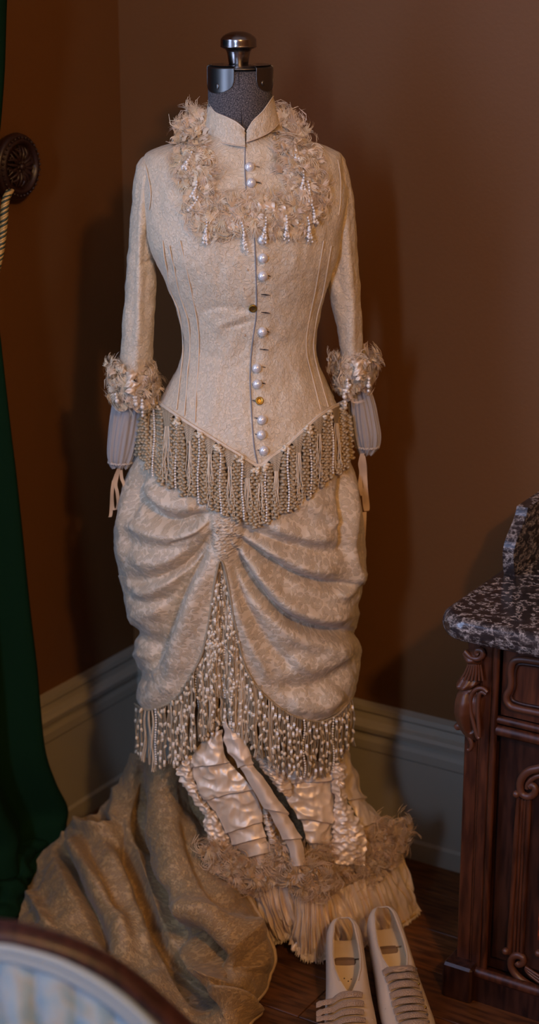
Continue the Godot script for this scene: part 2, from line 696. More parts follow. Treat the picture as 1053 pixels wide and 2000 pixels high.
	M.marble.albedo_texture = noise_tex(768, 0.02, [[0.0, rgb(26, 22, 22)], [0.42, rgb(48, 41, 40)], [0.58, rgb(66, 58, 56)], [0.61, rgb(150, 138, 128)], [0.66, rgb(205, 194, 184)], [0.71, rgb(120, 110, 104)], [0.74, rgb(50, 44, 42)], [1.0, rgb(30, 26, 26)]], FastNoiseLite.TYPE_SIMPLEX_SMOOTH, 4, 42.0, 8)
	tri(M.marble, Vector3(3.4, 4.6, 3.4))
	M.velvet = mat(rgb(11, 36, 18), 0.9, 0.0, 0.25, 0.2)
	M.velvet.rim_tint = 1.0
	M.gold_cord = mat(rgb(190, 150, 84), 0.4, 0.2)
	M.green_cord = mat(rgb(40, 52, 34), 0.6)
	M.rosette = mat(rgb(44, 24, 19), 0.38)
	M.chair_wood = walnut(rgb(62, 31, 22), 4)
	M.chair_cloth = mat(Color(0.88, 0.95, 0.98), 0.7, 0.0, 0.2)
	M.chair_cloth.albedo_texture = noise_tex(512, 0.012, [[0.0, rgb(138, 158, 168)], [0.36, rgb(152, 168, 176)], [0.47, rgb(168, 174, 176)], [0.56, rgb(172, 172, 170)], [0.64, rgb(172, 162, 148)], [0.74, rgb(152, 162, 160)], [1.0, rgb(136, 152, 158)]], FastNoiseLite.TYPE_SIMPLEX_SMOOTH, 4, 26.0, 17)
	M.chair_cloth.uv1_scale = Vector3(3.4, 3.4, 1)
	M.chair_welt = mat(rgb(142, 158, 166), 0.6)
	M.leather = mat(rgb(190, 170, 146), 0.52)
	M.insole = mat(rgb(206, 178, 134), 0.7)
	M.lining = mat(rgb(196, 170, 132), 0.75)
	M.glitter = mat(rgb(176, 156, 136), 0.5, 0.15)
	M.glitter.heightmap_enabled = true
	M.glitter.heightmap_texture = noise_tex(256, 0.2, [], FastNoiseLite.TYPE_CELLULAR, 1, 0.0, 6)
	M.glitter.heightmap_scale = 0.12
	M.glitter.albedo_texture = noise_tex(256, 0.25, [[0.2, Color(0.72, 0.68, 0.64)], [0.6, Color(1, 0.96, 0.92)]], FastNoiseLite.TYPE_SIMPLEX_SMOOTH, 2, 0.0, 7)
	M.glitter.uv1_scale = Vector3(14, 14, 1)
	M.sole = mat(rgb(120, 92, 66), 0.7)
	M.lamp_glass = mat(rgb(255, 236, 206), 0.5)
	M.lamp_glass.emission_enabled = true
	M.lamp_glass.emission = rgb(255, 206, 150)
	M.lamp_glass.emission_energy_multiplier = 2.0
	M.day = mat(rgb(220, 230, 240), 0.5)
	M.day.emission_enabled = true
	M.day.emission = rgb(190, 214, 255)
	M.day.emission_energy_multiplier = 3.0

func tri(m: StandardMaterial3D, s: Vector3) -> void:
	m.uv1_triplanar = true
	m.uv1_world_triplanar = true
	m.uv1_scale = s

func walnut(col: Color, sd: int) -> StandardMaterial3D:
	var m := mat(col, 0.4, 0.0, 0.0, 0.45)
	m.albedo_texture = noise_tex(256, 0.03, [[0.2, Color(0.5, 0.44, 0.4)], [0.5, Color(0.82, 0.8, 0.78)], [0.8, Color(1, 1, 1)]], FastNoiseLite.TYPE_SIMPLEX_SMOOTH, 4, 14.0, 40 + sd)
	tri(m, Vector3(11, 1.2, 11))
	return m

# ---------- the room
func build_camera_and_light() -> void:
	FW = Vector3(0, -sin(PITCH), -cos(PITCH))
	UPV = Vector3(0, cos(PITCH), -sin(PITCH))
	RD = Vector3(cos(WALL_TURN), 0, sin(WALL_TURN))
	LD = Vector3(-sin(WALL_TURN), 0, cos(WALL_TURN))
	var cam := Camera3D.new()
	cam.name = "camera"
	add_child(cam)
	cam.position = CAM
	cam.rotation = Vector3(-PITCH, 0, 0)
	cam.fov = rad_to_deg(2.0 * atan(1000.0 / FOCAL))
	cam.near = 0.05
	cam.far = 50.0
	var at := CameraAttributesPhysical.new()
	at.frustum_focal_length = 62.0
	at.frustum_focus_distance = 2.66
	at.exposure_aperture = 3.2
	at.frustum_near = 0.05
	at.frustum_far = 50.0
	cam.attributes = at
	cam.fov = rad_to_deg(2.0 * atan(1000.0 / FOCAL))
	cam.current = true
	var we := WorldEnvironment.new()
	we.name = "environment"
	var e := Environment.new()
	e.background_mode = Environment.BG_SKY
	var sky := Sky.new()
	var sm := ProceduralSkyMaterial.new()
	sm.sky_top_color = rgb(150, 180, 215)
	sm.sky_horizon_color = rgb(200, 214, 228)
	sm.ground_horizon_color = rgb(150, 150, 150)
	sm.ground_bottom_color = rgb(90, 90, 88)
	sky.sky_material = sm
	e.sky = sky
	e.tonemap_mode = Environment.TONE_MAPPER_LINEAR
	e.tonemap_exposure = 1.0
	e.sdfgi_enabled = true
	e.ssao_enabled = true
	e.ssil_enabled = true
	we.environment = e
	add_child(we)
	# daylight through the tall narrow window behind the camera
	var day := AreaLight3D.new()
	day.name = "window_daylight"
	day.area_size = Vector2(0.26, 1.3)
	day.light_color = rgb(168, 200, 255)
	day.light_energy = 7.2
	day.area_range = 14.0
	day.shadow_enabled = true
	add_child(day)
	day.global_transform = Transform3D(Basis(RD, Vector3.UP, LD), room(1.6, 2.08, ROOM_S - 0.02))
	# and through the curtained window in the left wall
	var side := AreaLight3D.new()
	side.name = "side_window_daylight"
	side.area_size = Vector2(0.8, 1.5)
	side.light_color = rgb(160, 192, 255)
	side.light_energy = 1.7
	side.area_range = 14.0
	side.shadow_enabled = true
	add_child(side)
	side.global_transform = Transform3D(Basis(LD, Vector3.UP, -RD), room(0.02, 1.5, 1.55))
	# the ceiling lamp
	var lamp := OmniLight3D.new()
	lamp.name = "ceiling_lamp_light"
	lamp.light_color = rgb(255, 196, 122)
	lamp.light_energy = 3.1
	lamp.light_size = 0.075
	lamp.omni_range = 14.0
	lamp.omni_attenuation = 2.0
	lamp.shadow_enabled = true
	add_child(lamp)
	lamp.position = LAMP

const ROOM_R := 4.2
const ROOM_S := 4.7
const ROOM_H := 2.95
const LAMP := Vector3(0.70, 2.45, 3.05)

func slab(a: Vector3, b: Vector3, mb: MB = null) -> MB:      # a box between two room points (r, y, s)
	if mb == null: mb = MB.new()
	var m := (a + b) / 2
	mb.box(room_x(m.x, m.y, m.z), ((b - a) / 2).abs(), 0.0)
	return mb

func build_room() -> void:
	var t := 0.15
	var back := slab(Vector3(-t, 0, -t), Vector3(ROOM_R + t, ROOM_H, 0))
	struct("wall_back", back, M.wall, "plain brown painted wall behind the gown and the washstand", "wall")
	# left wall with a window opening from s = 1.1 to 2.0
	var lw := slab(Vector3(-t, 0, 0), Vector3(0, ROOM_H, 1.1))
	slab(Vector3(-t, 0, 2.0), Vector3(0, ROOM_H, ROOM_S), lw)
	slab(Vector3(-t, 0, 1.1), Vector3(0, 0.7, 2.0), lw)
	slab(Vector3(-t, 2.3, 1.1), Vector3(0, ROOM_H, 2.0), lw)
	struct("wall_left", lw, M.wall, "shadowy brown wall between the green curtain and the corner", "wall")
	struct("wall_right", slab(Vector3(ROOM_R, 0, 0), Vector3(ROOM_R + t, ROOM_H, ROOM_S)), M.wall, "brown wall on the far side of the room", "wall")
	var rw := slab(Vector3(-t, 0, ROOM_S), Vector3(1.45, ROOM_H, ROOM_S + t))
	slab(Vector3(1.75, 0, ROOM_S), Vector3(ROOM_R + t, ROOM_H, ROOM_S + t), rw)
	slab(Vector3(1.45, 0, ROOM_S), Vector3(1.75, 1.4, ROOM_S + t), rw)
	slab(Vector3(1.45, 2.76, ROOM_S), Vector3(1.75, ROOM_H, ROOM_S + t), rw)
	struct("wall_front", rw, M.wall, "brown wall with the narrow tall window, facing the gown", "wall")
	struct("ceiling", slab(Vector3(-t, ROOM_H, -t), Vector3(ROOM_R + t, ROOM_H + t, ROOM_S + t)), M.ceiling, "flat pale plaster ceiling over the room", "ceiling")
	var w1 := struct("window_1", slab(Vector3(1.47, 1.42, ROOM_S + 0.06), Vector3(1.73, 2.74, ROOM_S + 0.08)), M.day, "narrow frosted window facing the gown", "window")
	w1.set_meta("kind", "structure")
	var fr := MB.new()
	for k in [[1.45, 1.475, 1.4, 2.76], [1.725, 1.75, 1.4, 2.76], [1.45, 1.75, 1.4, 1.425], [1.45, 1.75, 2.735, 2.76]]:
		slab(Vector3(k[0], k[2], ROOM_S + 0.03), Vector3(k[1], k[3], ROOM_S + 0.11), fr)
	org = Vector3.ZERO
	part("window_frame", fr, M.base, w1)
	var w2 := struct("window_2", slab(Vector3(-0.08, 0.72, 1.12), Vector3(-0.06, 2.28, 1.98)), M.day, "curtained window in the left wall", "window")
	var f2 := MB.new()
	for k in [[1.1, 1.14, 0.7, 2.3], [1.96, 2.0, 0.7, 2.3], [1.1, 2.0, 0.7, 0.74], [1.1, 2.0, 2.26, 2.3], [1.1, 2.0, 1.48, 1.52]]:
		slab(Vector3(-0.11, k[2], k[0]), Vector3(-0.03, k[3], k[1]), f2)
	part("window_frame", f2, M.base, w2)
	# baseboards: a tall moulded section run along each wall
	var prof := pl([0.024, 0.0, 0.024, 0.035, 0.019, 0.04, 0.019, 0.196, 0.0215, 0.2, 0.0215, 0.216, 0.0185, 0.224, 0.017, 0.232, 0.026, 0.236, 0.028, 0.246, 0.024, 0.252, 0.014, 0.256, 0.012, 0.268, 0.017, 0.274, 0.016, 0.283, 0.0, 0.287])
	for side in 4:
		var mb := MB.new()
		var p := PackedVector3Array()
		var uv := PackedVector2Array()
		for q in prof:
			for e in 2:
				var v: Vector3
				if side == 0: v = room(lerpf(q.x, ROOM_R - q.x, e), q.y, q.x)
				elif side == 1: v = room(q.x, q.y, lerpf(ROOM_S - q.x, q.x, e))
				elif side == 2: v = room(ROOM_R - q.x, q.y, lerpf(q.x, ROOM_S - q.x, e))
				else: v = room(lerpf(ROOM_R - q.x, q.x, e), q.y, ROOM_S - q.x)
				p.append(v)
				uv.append(Vector2(e * 4, q.y))
		# flat shading: each facet of the section on its own
		for k in prof.size() - 1:
			mb.grid(p.slice(k * 2, k * 2 + 4), 2, 2, uv.slice(k * 2, k * 2 + 4), PackedByteArray(), false, true)
		struct("baseboard_" + ["back", "left", "right", "front"][side], mb, M.base, ["tall moulded cream baseboard along the wall behind the gown", "tall moulded cream baseboard between the green curtain and the corner", "tall moulded baseboard on the far side wall", "tall moulded baseboard under the narrow window"][side], "baseboard")
	# floor: a slab with single planks running along the back wall
	var fl := struct("floor", slab(Vector3(-t, -0.12, -t), Vector3(ROOM_R + t, -0.02, ROOM_S + t)), M.planks[3], "worn brown floorboards running along the back wall", "floor")
	org = Vector3.ZERO
	var wide := 0.115
	rng.seed = 5
	var s := 0.0
	var row := 0
	while s < ROOM_S:
		var r := 0.0
		var cuts := [0.0, rng.randf_range(0.5, 1.9), rng.randf_range(2.2, 3.6), ROOM_R]
		for k in 3:
			var mb := MB.new()
			var a: float = cuts[k]
			var b: float = cuts[k + 1]
			var w := minf(wide, ROOM_S - s)
			mb.box(room_x((a + b) / 2, -0.01, s + w / 2), Vector3((b - a) / 2 - 0.0006, 0.01, w / 2 - 0.0010), 0.0009)
			var o := rng.randf() * 3.0
			for j in mb.v.size():
				var q := mb.v[j] - CORNER
				mb.t[j] = Vector2(q.dot(RD) + o, q.dot(LD) - s + o * 0.37)
			part("plank", mb, M.planks[rng.randi() % 4], fl)
		s += wide
		row += 1
	# the lamp on the ceiling, out of the frame
	var l := thing("ceiling_lamp", Vector3(LAMP.x, ROOM_H, LAMP.z), "round glass ceiling lamp on a thin brass rod", "lamp")
	var g := MB.new()
	g.copy_of(unit_sphere(24, 16), Transform3D(Basis.from_scale(Vector3(0.085, 0.085, 0.085)), LAMP))
	part("globe", g, M.lamp_glass, l)
	var rod := MB.new()
	rod.tube(PackedVector3Array([LAMP + Vector3(0, 0.085, 0), Vector3(LAMP.x, ROOM_H, LAMP.z)]), 0.008, 10)
	rod.lathe(Vector3(LAMP.x, ROOM_H - 0.03, LAMP.z), [[0.008, 0.0], [0.05, 0.006], [0.06, 0.03]], 24)
	part("rod", rod, M.brass, l)
	# a scrap of paper on the boards
	var sc := MB.new()
	var c := PY(575, 1857)
	sc.box(Transform3D(Basis(Vector3.UP, 0.5), c + Vector3(0, 0.0008, 0)), Vector3(0.005, 0.0006, 0.0028), 0.0002)
	single("paper_scrap", sc, M.scrap, c, "tiny pale scrap lying on the floorboards beside the pleated hem", "scrap")

# ---------- the dress form
func build_form() -> void:
	var t := thing("dress_form", Vector3(-0.045, 0, 0), "grey tweed dress form with a steel knob and neck plates rising from the gown's collar", "dress form")
	var top := P(469, 134, 0.0).y
	var cx := P(469, 134).x
	var r := 0.0475
	var mb := MB.new()
	var prof := []
	for k in 13:
		var y := top - 0.002 - k * 0.0125
		prof.append([r + 0.0016 * sin(k * 0.5) + maxf(0.0, k - 10) * 0.003, y])
	prof.push_front([0.001, top - 0.002])
	mb.lathe(Vector3(cx, 0, 0), prof, 48)
	for k in mb.t.size(): mb.t[k] = Vector2(atan2(mb.v[k].z, mb.v[k].x - cx) * r, mb.v[k].y)
	part("neck", mb, M.tweed, t)
	# the form's body under the bodice
	var body := MB.new()
	var p := PackedVector3Array()
	var uv := PackedVector2Array()
	for k in 30:
		var y := lerpf(top - 0.15, 0.62, k / 29.0)
		var w := row_at(torso_rows, y)
		for a in 33:
			var q := on_ring(w, y, PI - TAU * a / 32.0)
			q = Vector3(w[0] + (q.x - w[0]) * lerpf(0.78, 0.93, smoothstep(0.78, 1.0, y)), y, q.z * lerpf(0.6, 0.9, smoothstep(0.78, 1.0, y)))
			p.append(q); uv.append(Vector2(a * 0.02, y))
	body.grid(p, 33, 30, uv, PackedByteArray(), true)
	part("torso", body, M.tweed, t)
	# centre seam down the throat
	var sm := PackedVector3Array()
	for q in [[466, 141], [467, 170], [470, 205], [473, 250]]:
		var s := P(q[0], q[1], r)
		sm.append(Vector3(s.x, s.y, sqrt(maxf(0, r * r - pow(s.x - cx, 2))) + 0.0006))
	var sb := MB.new()
	sb.tube(smooth_line(sm), 0.0008, 5)
	part("neck_seam", sb, M.seam, t)
	# the flat top plate with its rolled rim, then two side plates bent down over it
	var pb := MB.new()
	pb.lathe(Vector3(cx, 0, 0), [[0.0005, top + 0.0045], [0.030, top + 0.0045], [0.040, top + 0.003], [0.0462, top + 0.003], [0.0474, top + 0.0015], [0.0462, top]], 48)
	part("top_plate", pb, M.steel_dull, t)
	for s in 2:
		var a0: float = [PI * 0.985, PI * 0.33][s]
		var a1: float = [PI * 0.555, PI * 0.012][s]
		var net := []
		var depth: float = [0.0385, 0.0365][s]
		var nr := 26
		var nc := 29
		var q := PackedVector3Array()
		var uu := PackedVector2Array()
		for b in nr:
			for a in nc:
				var f := float(a) / (nc - 1)
				# lower edge: straight sides, then a round tongue
				var g := (f - 0.5) * 2.0
				var tongue: float = lerpf(0.52, 1.0, sqrt(maxf(0.0, 1.0 - pow(absf(g), 2.2))))
				var ang := lerpf(a0, a1, f)
				var yy: float = top + 0.005 - depth * tongue * float(b) / (nr - 1)
				var rr := r + 0.0022
				if b == 0: rr = r - 0.004
				if b == 1: rr = r + 0.001
				q.append(Vector3(cx + cos(ang) * rr, yy if b > 0 else top + 0.0062, sin(ang) * rr))
				uu.append(Vector2(f * 0.05, yy))
		var gb := MB.new()
		gb.grid(q, nc, nr, uu)
		# edge thickness
		var edge := PackedVector3Array()
		for b in nr: edge.append(q[b * nc])
		for a in nc: edge.append(q[(nr - 1) * nc + a])
		for b in nr: edge.append(q[(nr - 1 - b) * nc + nc - 1])
		gb.tube(edge, 0.0007, 5)
		var plate := part("neck_plate", gb, M.steel_dull, t, "dark steel side plate with a round tongue and one rivet")
		var rv := MB.new()
		var c: Vector3 = P([426, 512][s], [170, 164][s], r)
		var ang2 := acos(clampf((c.x - cx) / r, -1, 1))
		rv.copy_of(sph_hi, Transform3D(Basis(Vector3.UP, PI / 2 - ang2) * Basis.from_scale(Vector3(0.0036, 0.0044, 0.0015)), Vector3(cx + cos(ang2) * (r + 0.0024), c.y, sin(ang2) * (r + 0.0024))))
		part("rivet", rv, M.steel_dull, plate)
	# crescent flanges on top of the plates
	var fb := MB.new()
	for s in 2:
		var q := PackedVector3Array()
		var uu := PackedVector2Array()
		for b in 2:
			for a in 17:
				var ang := lerpf([PI * 1.3, PI * 0.33][s], [PI * 0.56, -PI * 0.3][s], a / 16.0)
				var rr: float = [0.026, r + 0.0005][b]
				q.append(Vector3(cx + cos(ang) * rr, top + 0.0062, sin(ang) * rr))
				uu.append(Vector2(a, b))
		fb.grid(q, 17, 2, uu)
	part("plate_flange", fb, M.steel, t)
	# the knob
	var kx := P(466, 100).x
	var k0 := P(466, 134).y
	var k1 := P(466, 61).y
	var h := k1 - k0
	var kb := MB.new()
	var kp := []
	for q in [[0.0, 1.0], [0.006, 0.998], [0.013, 0.975], [0.019, 0.93], [0.0238, 0.87], [0.0262, 0.815], [0.027, 0.79], [0.0272, 0.74], [0.0272, 0.62], [0.0276, 0.605], [0.0274, 0.585], [0.0262, 0.57], [0.0245, 0.553], [0.0212, 0.53], [0.0184, 0.48], [0.0172, 0.40], [0.0162, 0.28], [0.0150, 0.14], [0.0146, 0.05], [0.0152, 0.0]]:
		kp.append([q[0], k0 + q[1] * h])
	var curve := []
	for k in kp.size() - 1:
		for j in 3:
			var a = kp[k]
			var b = kp[k + 1]
			curve.append([lerpf(a[0], b[0], j / 3.0), lerpf(a[1], b[1], j / 3.0)])
	curve.append(kp[kp.size() - 1])
	kb.lathe(Vector3(kx, 0, 0.002), curve, 64)
	part("knob", kb, M.steel, t, "polished steel knob shaped like a mushroom")
	# pole and foot, hidden under the skirts
	var pole := MB.new()
	pole.tube(PackedVector3Array([Vector3(cx, 0.03, -0.02), Vector3(cx, 0.8, -0.02)]), 0.013, 16)
	part("pole", pole, M.steel_dull, t)
	var ft := MB.new()
	ft.lathe(Vector3(cx, 0, -0.02), [[0.001, 0.045], [0.02, 0.04], [0.03, 0.025], [0.12, 0.012], [0.125, 0.0], [0.001, 0.0]], 32)
	part("foot", ft, M.steel_dull, t)

# ---------- bodice
func define_bodies() -> void:
	for q in [[252, 408, 533, 0.05, 0.055, 2.0], [262, 388, 560, 0.054, 0.062, 2.05], [275, 352, 603, 0.056, 0.066, 2.1], [287, 312, 640, 0.058, 0.07, 2.15], [300, 284, 664, 0.064, 0.075, 2.2], [325, 274, 670, 0.078, 0.085, 2.25], [365, 274, 676, 0.094, 0.095, 2.3], [405, 278, 676, 0.106, 0.1, 2.3], [445, 284, 670, 0.114, 0.1, 2.3], [490, 294, 662, 0.114, 0.098, 2.25], [540, 320, 644, 0.106, 0.092, 2.2], [580, 339, 632, 0.097, 0.086, 2.15], [620, 351, 624, 0.09, 0.082, 2.1], [665, 358, 617, 0.086, 0.08, 2.1], [710, 350, 622, 0.091, 0.086, 2.1], [750, 330, 640, 0.102, 0.1, 2.1], [790, 308, 658, 0.115, 0.115, 2.1], [830, 288, 670, 0.126, 0.125, 2.1], [880, 270, 682, 0.134, 0.13, 2.1], [930, 262, 690, 0.14, 0.135, 2.1]]:
		torso_rows.append(body_row(q[0], q[1], q[2], q[3], q[4], q[5]))
	for q in [[760, 335, 636, 0.096, 0.1], [800, 312, 654, 0.11, 0.12], [840, 292, 668, 0.121, 0.14], [880, 276, 678, 0.13, 0.16], [915, 263, 686, 0.136, 0.17], [960, 247, 700, 0.142, 0.18], [1000, 236, 708, 0.146, 0.18], [1047, 229, 711, 0.150, 0.18], [1100, 231, 713, 0.153, 0.18], [1135, 235, 712, 0.155, 0.18], [1175, 247, 698, 0.155, 0.175], [1230, 260, 696, 0.155, 0.17], [1290, 264, 703, 0.154, 0.17], [1340, 267, 694, 0.151, 0.165], [1400, 270, 683, 0.147, 0.16], [1460, 272, 680, 0.146, 0.16]]:
		skirt_rows.append(body_row(q[0], q[1], q[2], q[3], q[4], 2.2))

func ring_mesh(rows: Array, nf: int, nb: int, nv: int, y_top, y_bot, folds: Array, keep_fn, extra, uvw := 1.0) -> MB:
	var nu := nf + nb + 1
	var p := PackedVector3Array()
	var uv := PackedVector2Array()
	var keep := PackedByteArray()
	p.resize(nu * nv); uv.resize(nu * nv); keep.resize(nu * nv)
	var ytop: float = y_top
	for b in nv:
		for a in nu:
			var phi: float
			if a <= nf: phi = PI + 0.25 - (PI + 0.5) * a / nf
			else: phi = -0.25 - (PI - 0.5) * float(a - nf) / nb
			var yb: float = (y_bot as Callable).call(phi)
			var y := lerpf(ytop, yb, float(b) / (nv - 1))
			var w := row_at(rows, y)
			var q := on_ring(w, y, phi)
			var nn := Vector3(cos(phi) / maxf(w[1], 0.01), 0, sin(phi) / maxf(w[2], 0.01)).normalized()
			var px := px_of(q)
			var h := 0.0
			if a <= nf:
				h = fold_at(folds, px)
				h = 0.033 * tanh(h / 0.033)
			if extra != null: h += (extra as Callable).call(q, px, phi)
			p[b * nu + a] = q + nn * h
			uv[b * nu + a] = Vector2(-phi * 0.155 * uvw, -y)
			keep[b * nu + a] = 1 if keep_fn == null or (keep_fn as Callable).call(q, px) else 0
	var mb := MB.new()
	mb.grid(p, nu, nv, uv, keep, true)
	return mb

var bodice_edge := PackedVector2Array()

func build_bodice() -> Node3D:
	var t := thing("bodice", Vector3(-0.045, 0.84, 0), "long-sleeved ivory brocade bodice with pearl buttons, frayed ruffles and a pointed fringed waist", "bodice")
	var edge_px := smooth2(pl([262, 760, 290, 772, 308, 783, 354, 816, 420, 858, 465, 885, 505, 908, 530, 891, 559, 870, 600, 832, 626, 809, 656, 791, 690, 774]), 5)
	for q in edge_px:
		var w := on(torso_rows, q.x, q.y)
		bodice_edge.append(Vector2(w.x, w.y))
	var side_y := P(300, 778).y
	var bottom := func(phi: float) -> float:
		if sin(phi) <= 0.02: return side_y
		var y := 0.86
		for k in 4:
			var q := on_ring(row_at(torso_rows, y), y, phi)
			y = tab(bodice_edge, q.x)
		return y
	var line_px := smooth2(pl([480, 262, 479, 300, 479, 337, 483, 389, 496, 450, 499, 500, 501, 560, 501, 613, 496, 650, 491, 693, 489, 735, 490, 772, 494, 842, 498, 880, 504, 906]), 5)
	var line_y := PackedVector2Array()
	for q in line_px: line_y.append(Vector2(q.y, q.x))
	var folds := [
		fold([497, 600, 470, 606, 430, 600, 395, 610], -2.5, 6, 10), fold([497, 625, 470, 634, 440, 640], -2.5, 4, 8), fold([494, 655, 470, 690, 440, 705, 400, 690], -2.0, 7, 12),
		fold([480, 618, 450, 628, 415, 640], 2.0, 8, 8), fold([494, 690, 455, 720, 400, 725], -1.6, 7, 9), fold([505, 640, 540, 665, 580, 672], -2.0, 6, 12), fold([520, 600, 560, 640, 600, 650], -1.5, 8, 12),
		fold([495, 660, 492, 720, 490, 780], -2.2, 12, 4), fold([470, 560, 490, 620, 488, 680], 1.8, 12, 8), fold([300, 500, 320, 520, 350, 530], -2.0, 8, 10),
		fold([320, 478, 332, 560, 352, 640], 2.2, 9, 9), fold([660, 490, 640, 540, 625, 600], 2.0, 8, 9), fold([290, 340, 310, 400, 330, 460], -2.5, 14, 14), fold([655, 340, 648, 400, 640, 460], -2.5, 14, 12),
		fold([365, 700, 372, 750, 370, 810], 1.8, 8, 8), fold([415, 700, 420, 760, 412, 830], 1.6, 12, 12), fold([575, 700, 590, 750, 600, 800], 1.6, 12, 10),
		fold([470, 830, 440, 845, 420, 850], -1.5, 6, 8), fold([520, 760, 555, 745, 590, 750], -1.2, 8, 10),
	]
	var extra := func(q: Vector3, px: Vector2, phi: float) -> float:
		var h := noise.get_noise_3d(q.x * 22, q.y * 16, q.z * 22) * 0.0022 + noise.get_noise_3d(q.x * 70, q.y * 50, q.z * 70) * 0.0007
		if sin(phi) > 0.3 and px.y > 262:
			var d := px.x - tab(line_y, px.y)
			if d > -1.5 and d < 40.0:
				h += 0.0016 * smoothstep(-1.5, 0.8, d) * (1.0 - smoothstep(18.0, 40.0, d))
		return h
	var y0: float = torso_rows[0].y
	part("body", ring_mesh(torso_rows, 250, 50, 270, y0, bottom, folds, null, extra), M.brocade, t)
	# seams: fine raised lines of stitching
	for s in [[318, 470, 334, 560, 352, 613, 358, 680, 352, 740, 345, 800], [352, 470, 372, 560, 387, 640, 388, 700, 384, 760, 381, 825], [331, 480, 350, 570, 368, 629, 371, 690, 366, 750, 360, 812], [632, 470, 617, 560, 601, 640, 599, 690, 612, 745, 626, 800], [647, 480, 630, 565, 615, 640, 613, 690, 628, 750, 641, 795]]:
		var line := PackedVector3Array()
		for q in smooth2(pl(s), 6): line.append(on(torso_rows, q.x, q.y, 0.0006) + on_n(torso_rows, on(torso_rows, q.x, q.y)) * (0.0005 + fold_at(folds, q)))
		var sb := MB.new()
		sb.tube(line, 0.0012, 5)
		part("seam", sb, M.piping, t)
	# the overlapping front edge
	var fe := PackedVector3Array()
	for q in line_px: fe.append(on(torso_rows, q.x, q.y, 0.0018))
	var fb := MB.new()
	fb.tube(fe, 0.0011, 6)
	part("front_edge", fb, M.edge_cord, t, "grey corded edge of the front opening")
	# double piping along the pointed waist
	for k in 2:
		var pp := PackedVector3Array()
		for q in edge_px:
			pp.append(on(torso_rows, q.x, q.y + k * 3.4, 0.0022 + k * 0.0006))
		var pb := MB.new()
		pb.tube(pp, 0.0017, 7)
		part("piping", pb, M.piping, t)
	build_collar(t)
	build_buttons(t)
	build_sleeve(t, 0)
	build_sleeve(t, 1)
	build_neck_ruffle(t)
	build_waist_fringe(t, edge_px)
	return t

func build_collar(t: Node3D) -> void:
	var cx := P(470, 240).x
	for s in 2:
		# upper and lower edge seen at pixels, running from the front opening round to the nape
		var up := pl([[478, 253, 462, 239, 440, 228, 420, 219, 410, 204, 407, 196], [482, 257, 494, 237, 512, 219, 524, 203, 531, 192, 534, 188]][s])
		var dn := pl([[479, 286, 455, 283, 432, 278, 412, 268, 401, 256, 399, 244], [481, 277, 500, 271, 520, 262, 537, 250, 544, 240, 545, 232]][s])
		up = smooth2(up, 3); dn = smooth2(dn, 3)
		var m := up.size()
		var net := [PackedVector3Array(), PackedVector3Array(), PackedVector3Array()]
		for k in m:
			var f := float(k) / (m - 1)
			var ang := lerpf(PI * 0.5, [PI * 1.02, -PI * 0.02][s], f)
			var zu := 0.0555 * sin(ang)
			var zd := 0.0655 * sin(ang)
			net[0].append(P(up[k].x, up[k].y, zu))
			net[2].append(P(dn[k].x, dn[k].y, zd))
			net[1].append((net[0][k] + net[2][k]) / 2 + Vector3(0, 0, 0.0012))
		# on round the back of the neck
		var u0: Vector3 = net[0][m - 1]
		var d0: Vector3 = net[2][m - 1]
		for k in 6:
			var a := (k + 1) / 6.0 * PI / 2
			var q := Vector3(cx + (u0.x - cx) * cos(a), u0.y + 0.002 * k / 6.0, -0.056 * sin(a))
			var w := Vector3(cx + (d0.x - cx) * cos(a), d0.y, -0.064 * sin(a))
			net[0].append(q); net[2].append(w); net[1].append((q + w) / 2)
		var mb := sheet(net, 70, 18, func(u, v, p, px): return noise.get_noise_3d(p.x * 60, p.y * 60, p.z * 60) * 0.0012, [], s == 0)
		var o := part("collar", mb, M.brocade, t)
		var e := MB.new()
		e.tube(smooth_line(net[0], 3), 0.001, 6)
		part("collar_piping", e, M.piping, o)
		var e2 := MB.new()
		var low := PackedVector3Array()
		for q in net[2]: low.append(q + Vector3(0, 0, 0.001))
		e2.tube(smooth_line(low, 3), 0.0009, 5)
		part("collar_seam", e2, M.stitch, o)

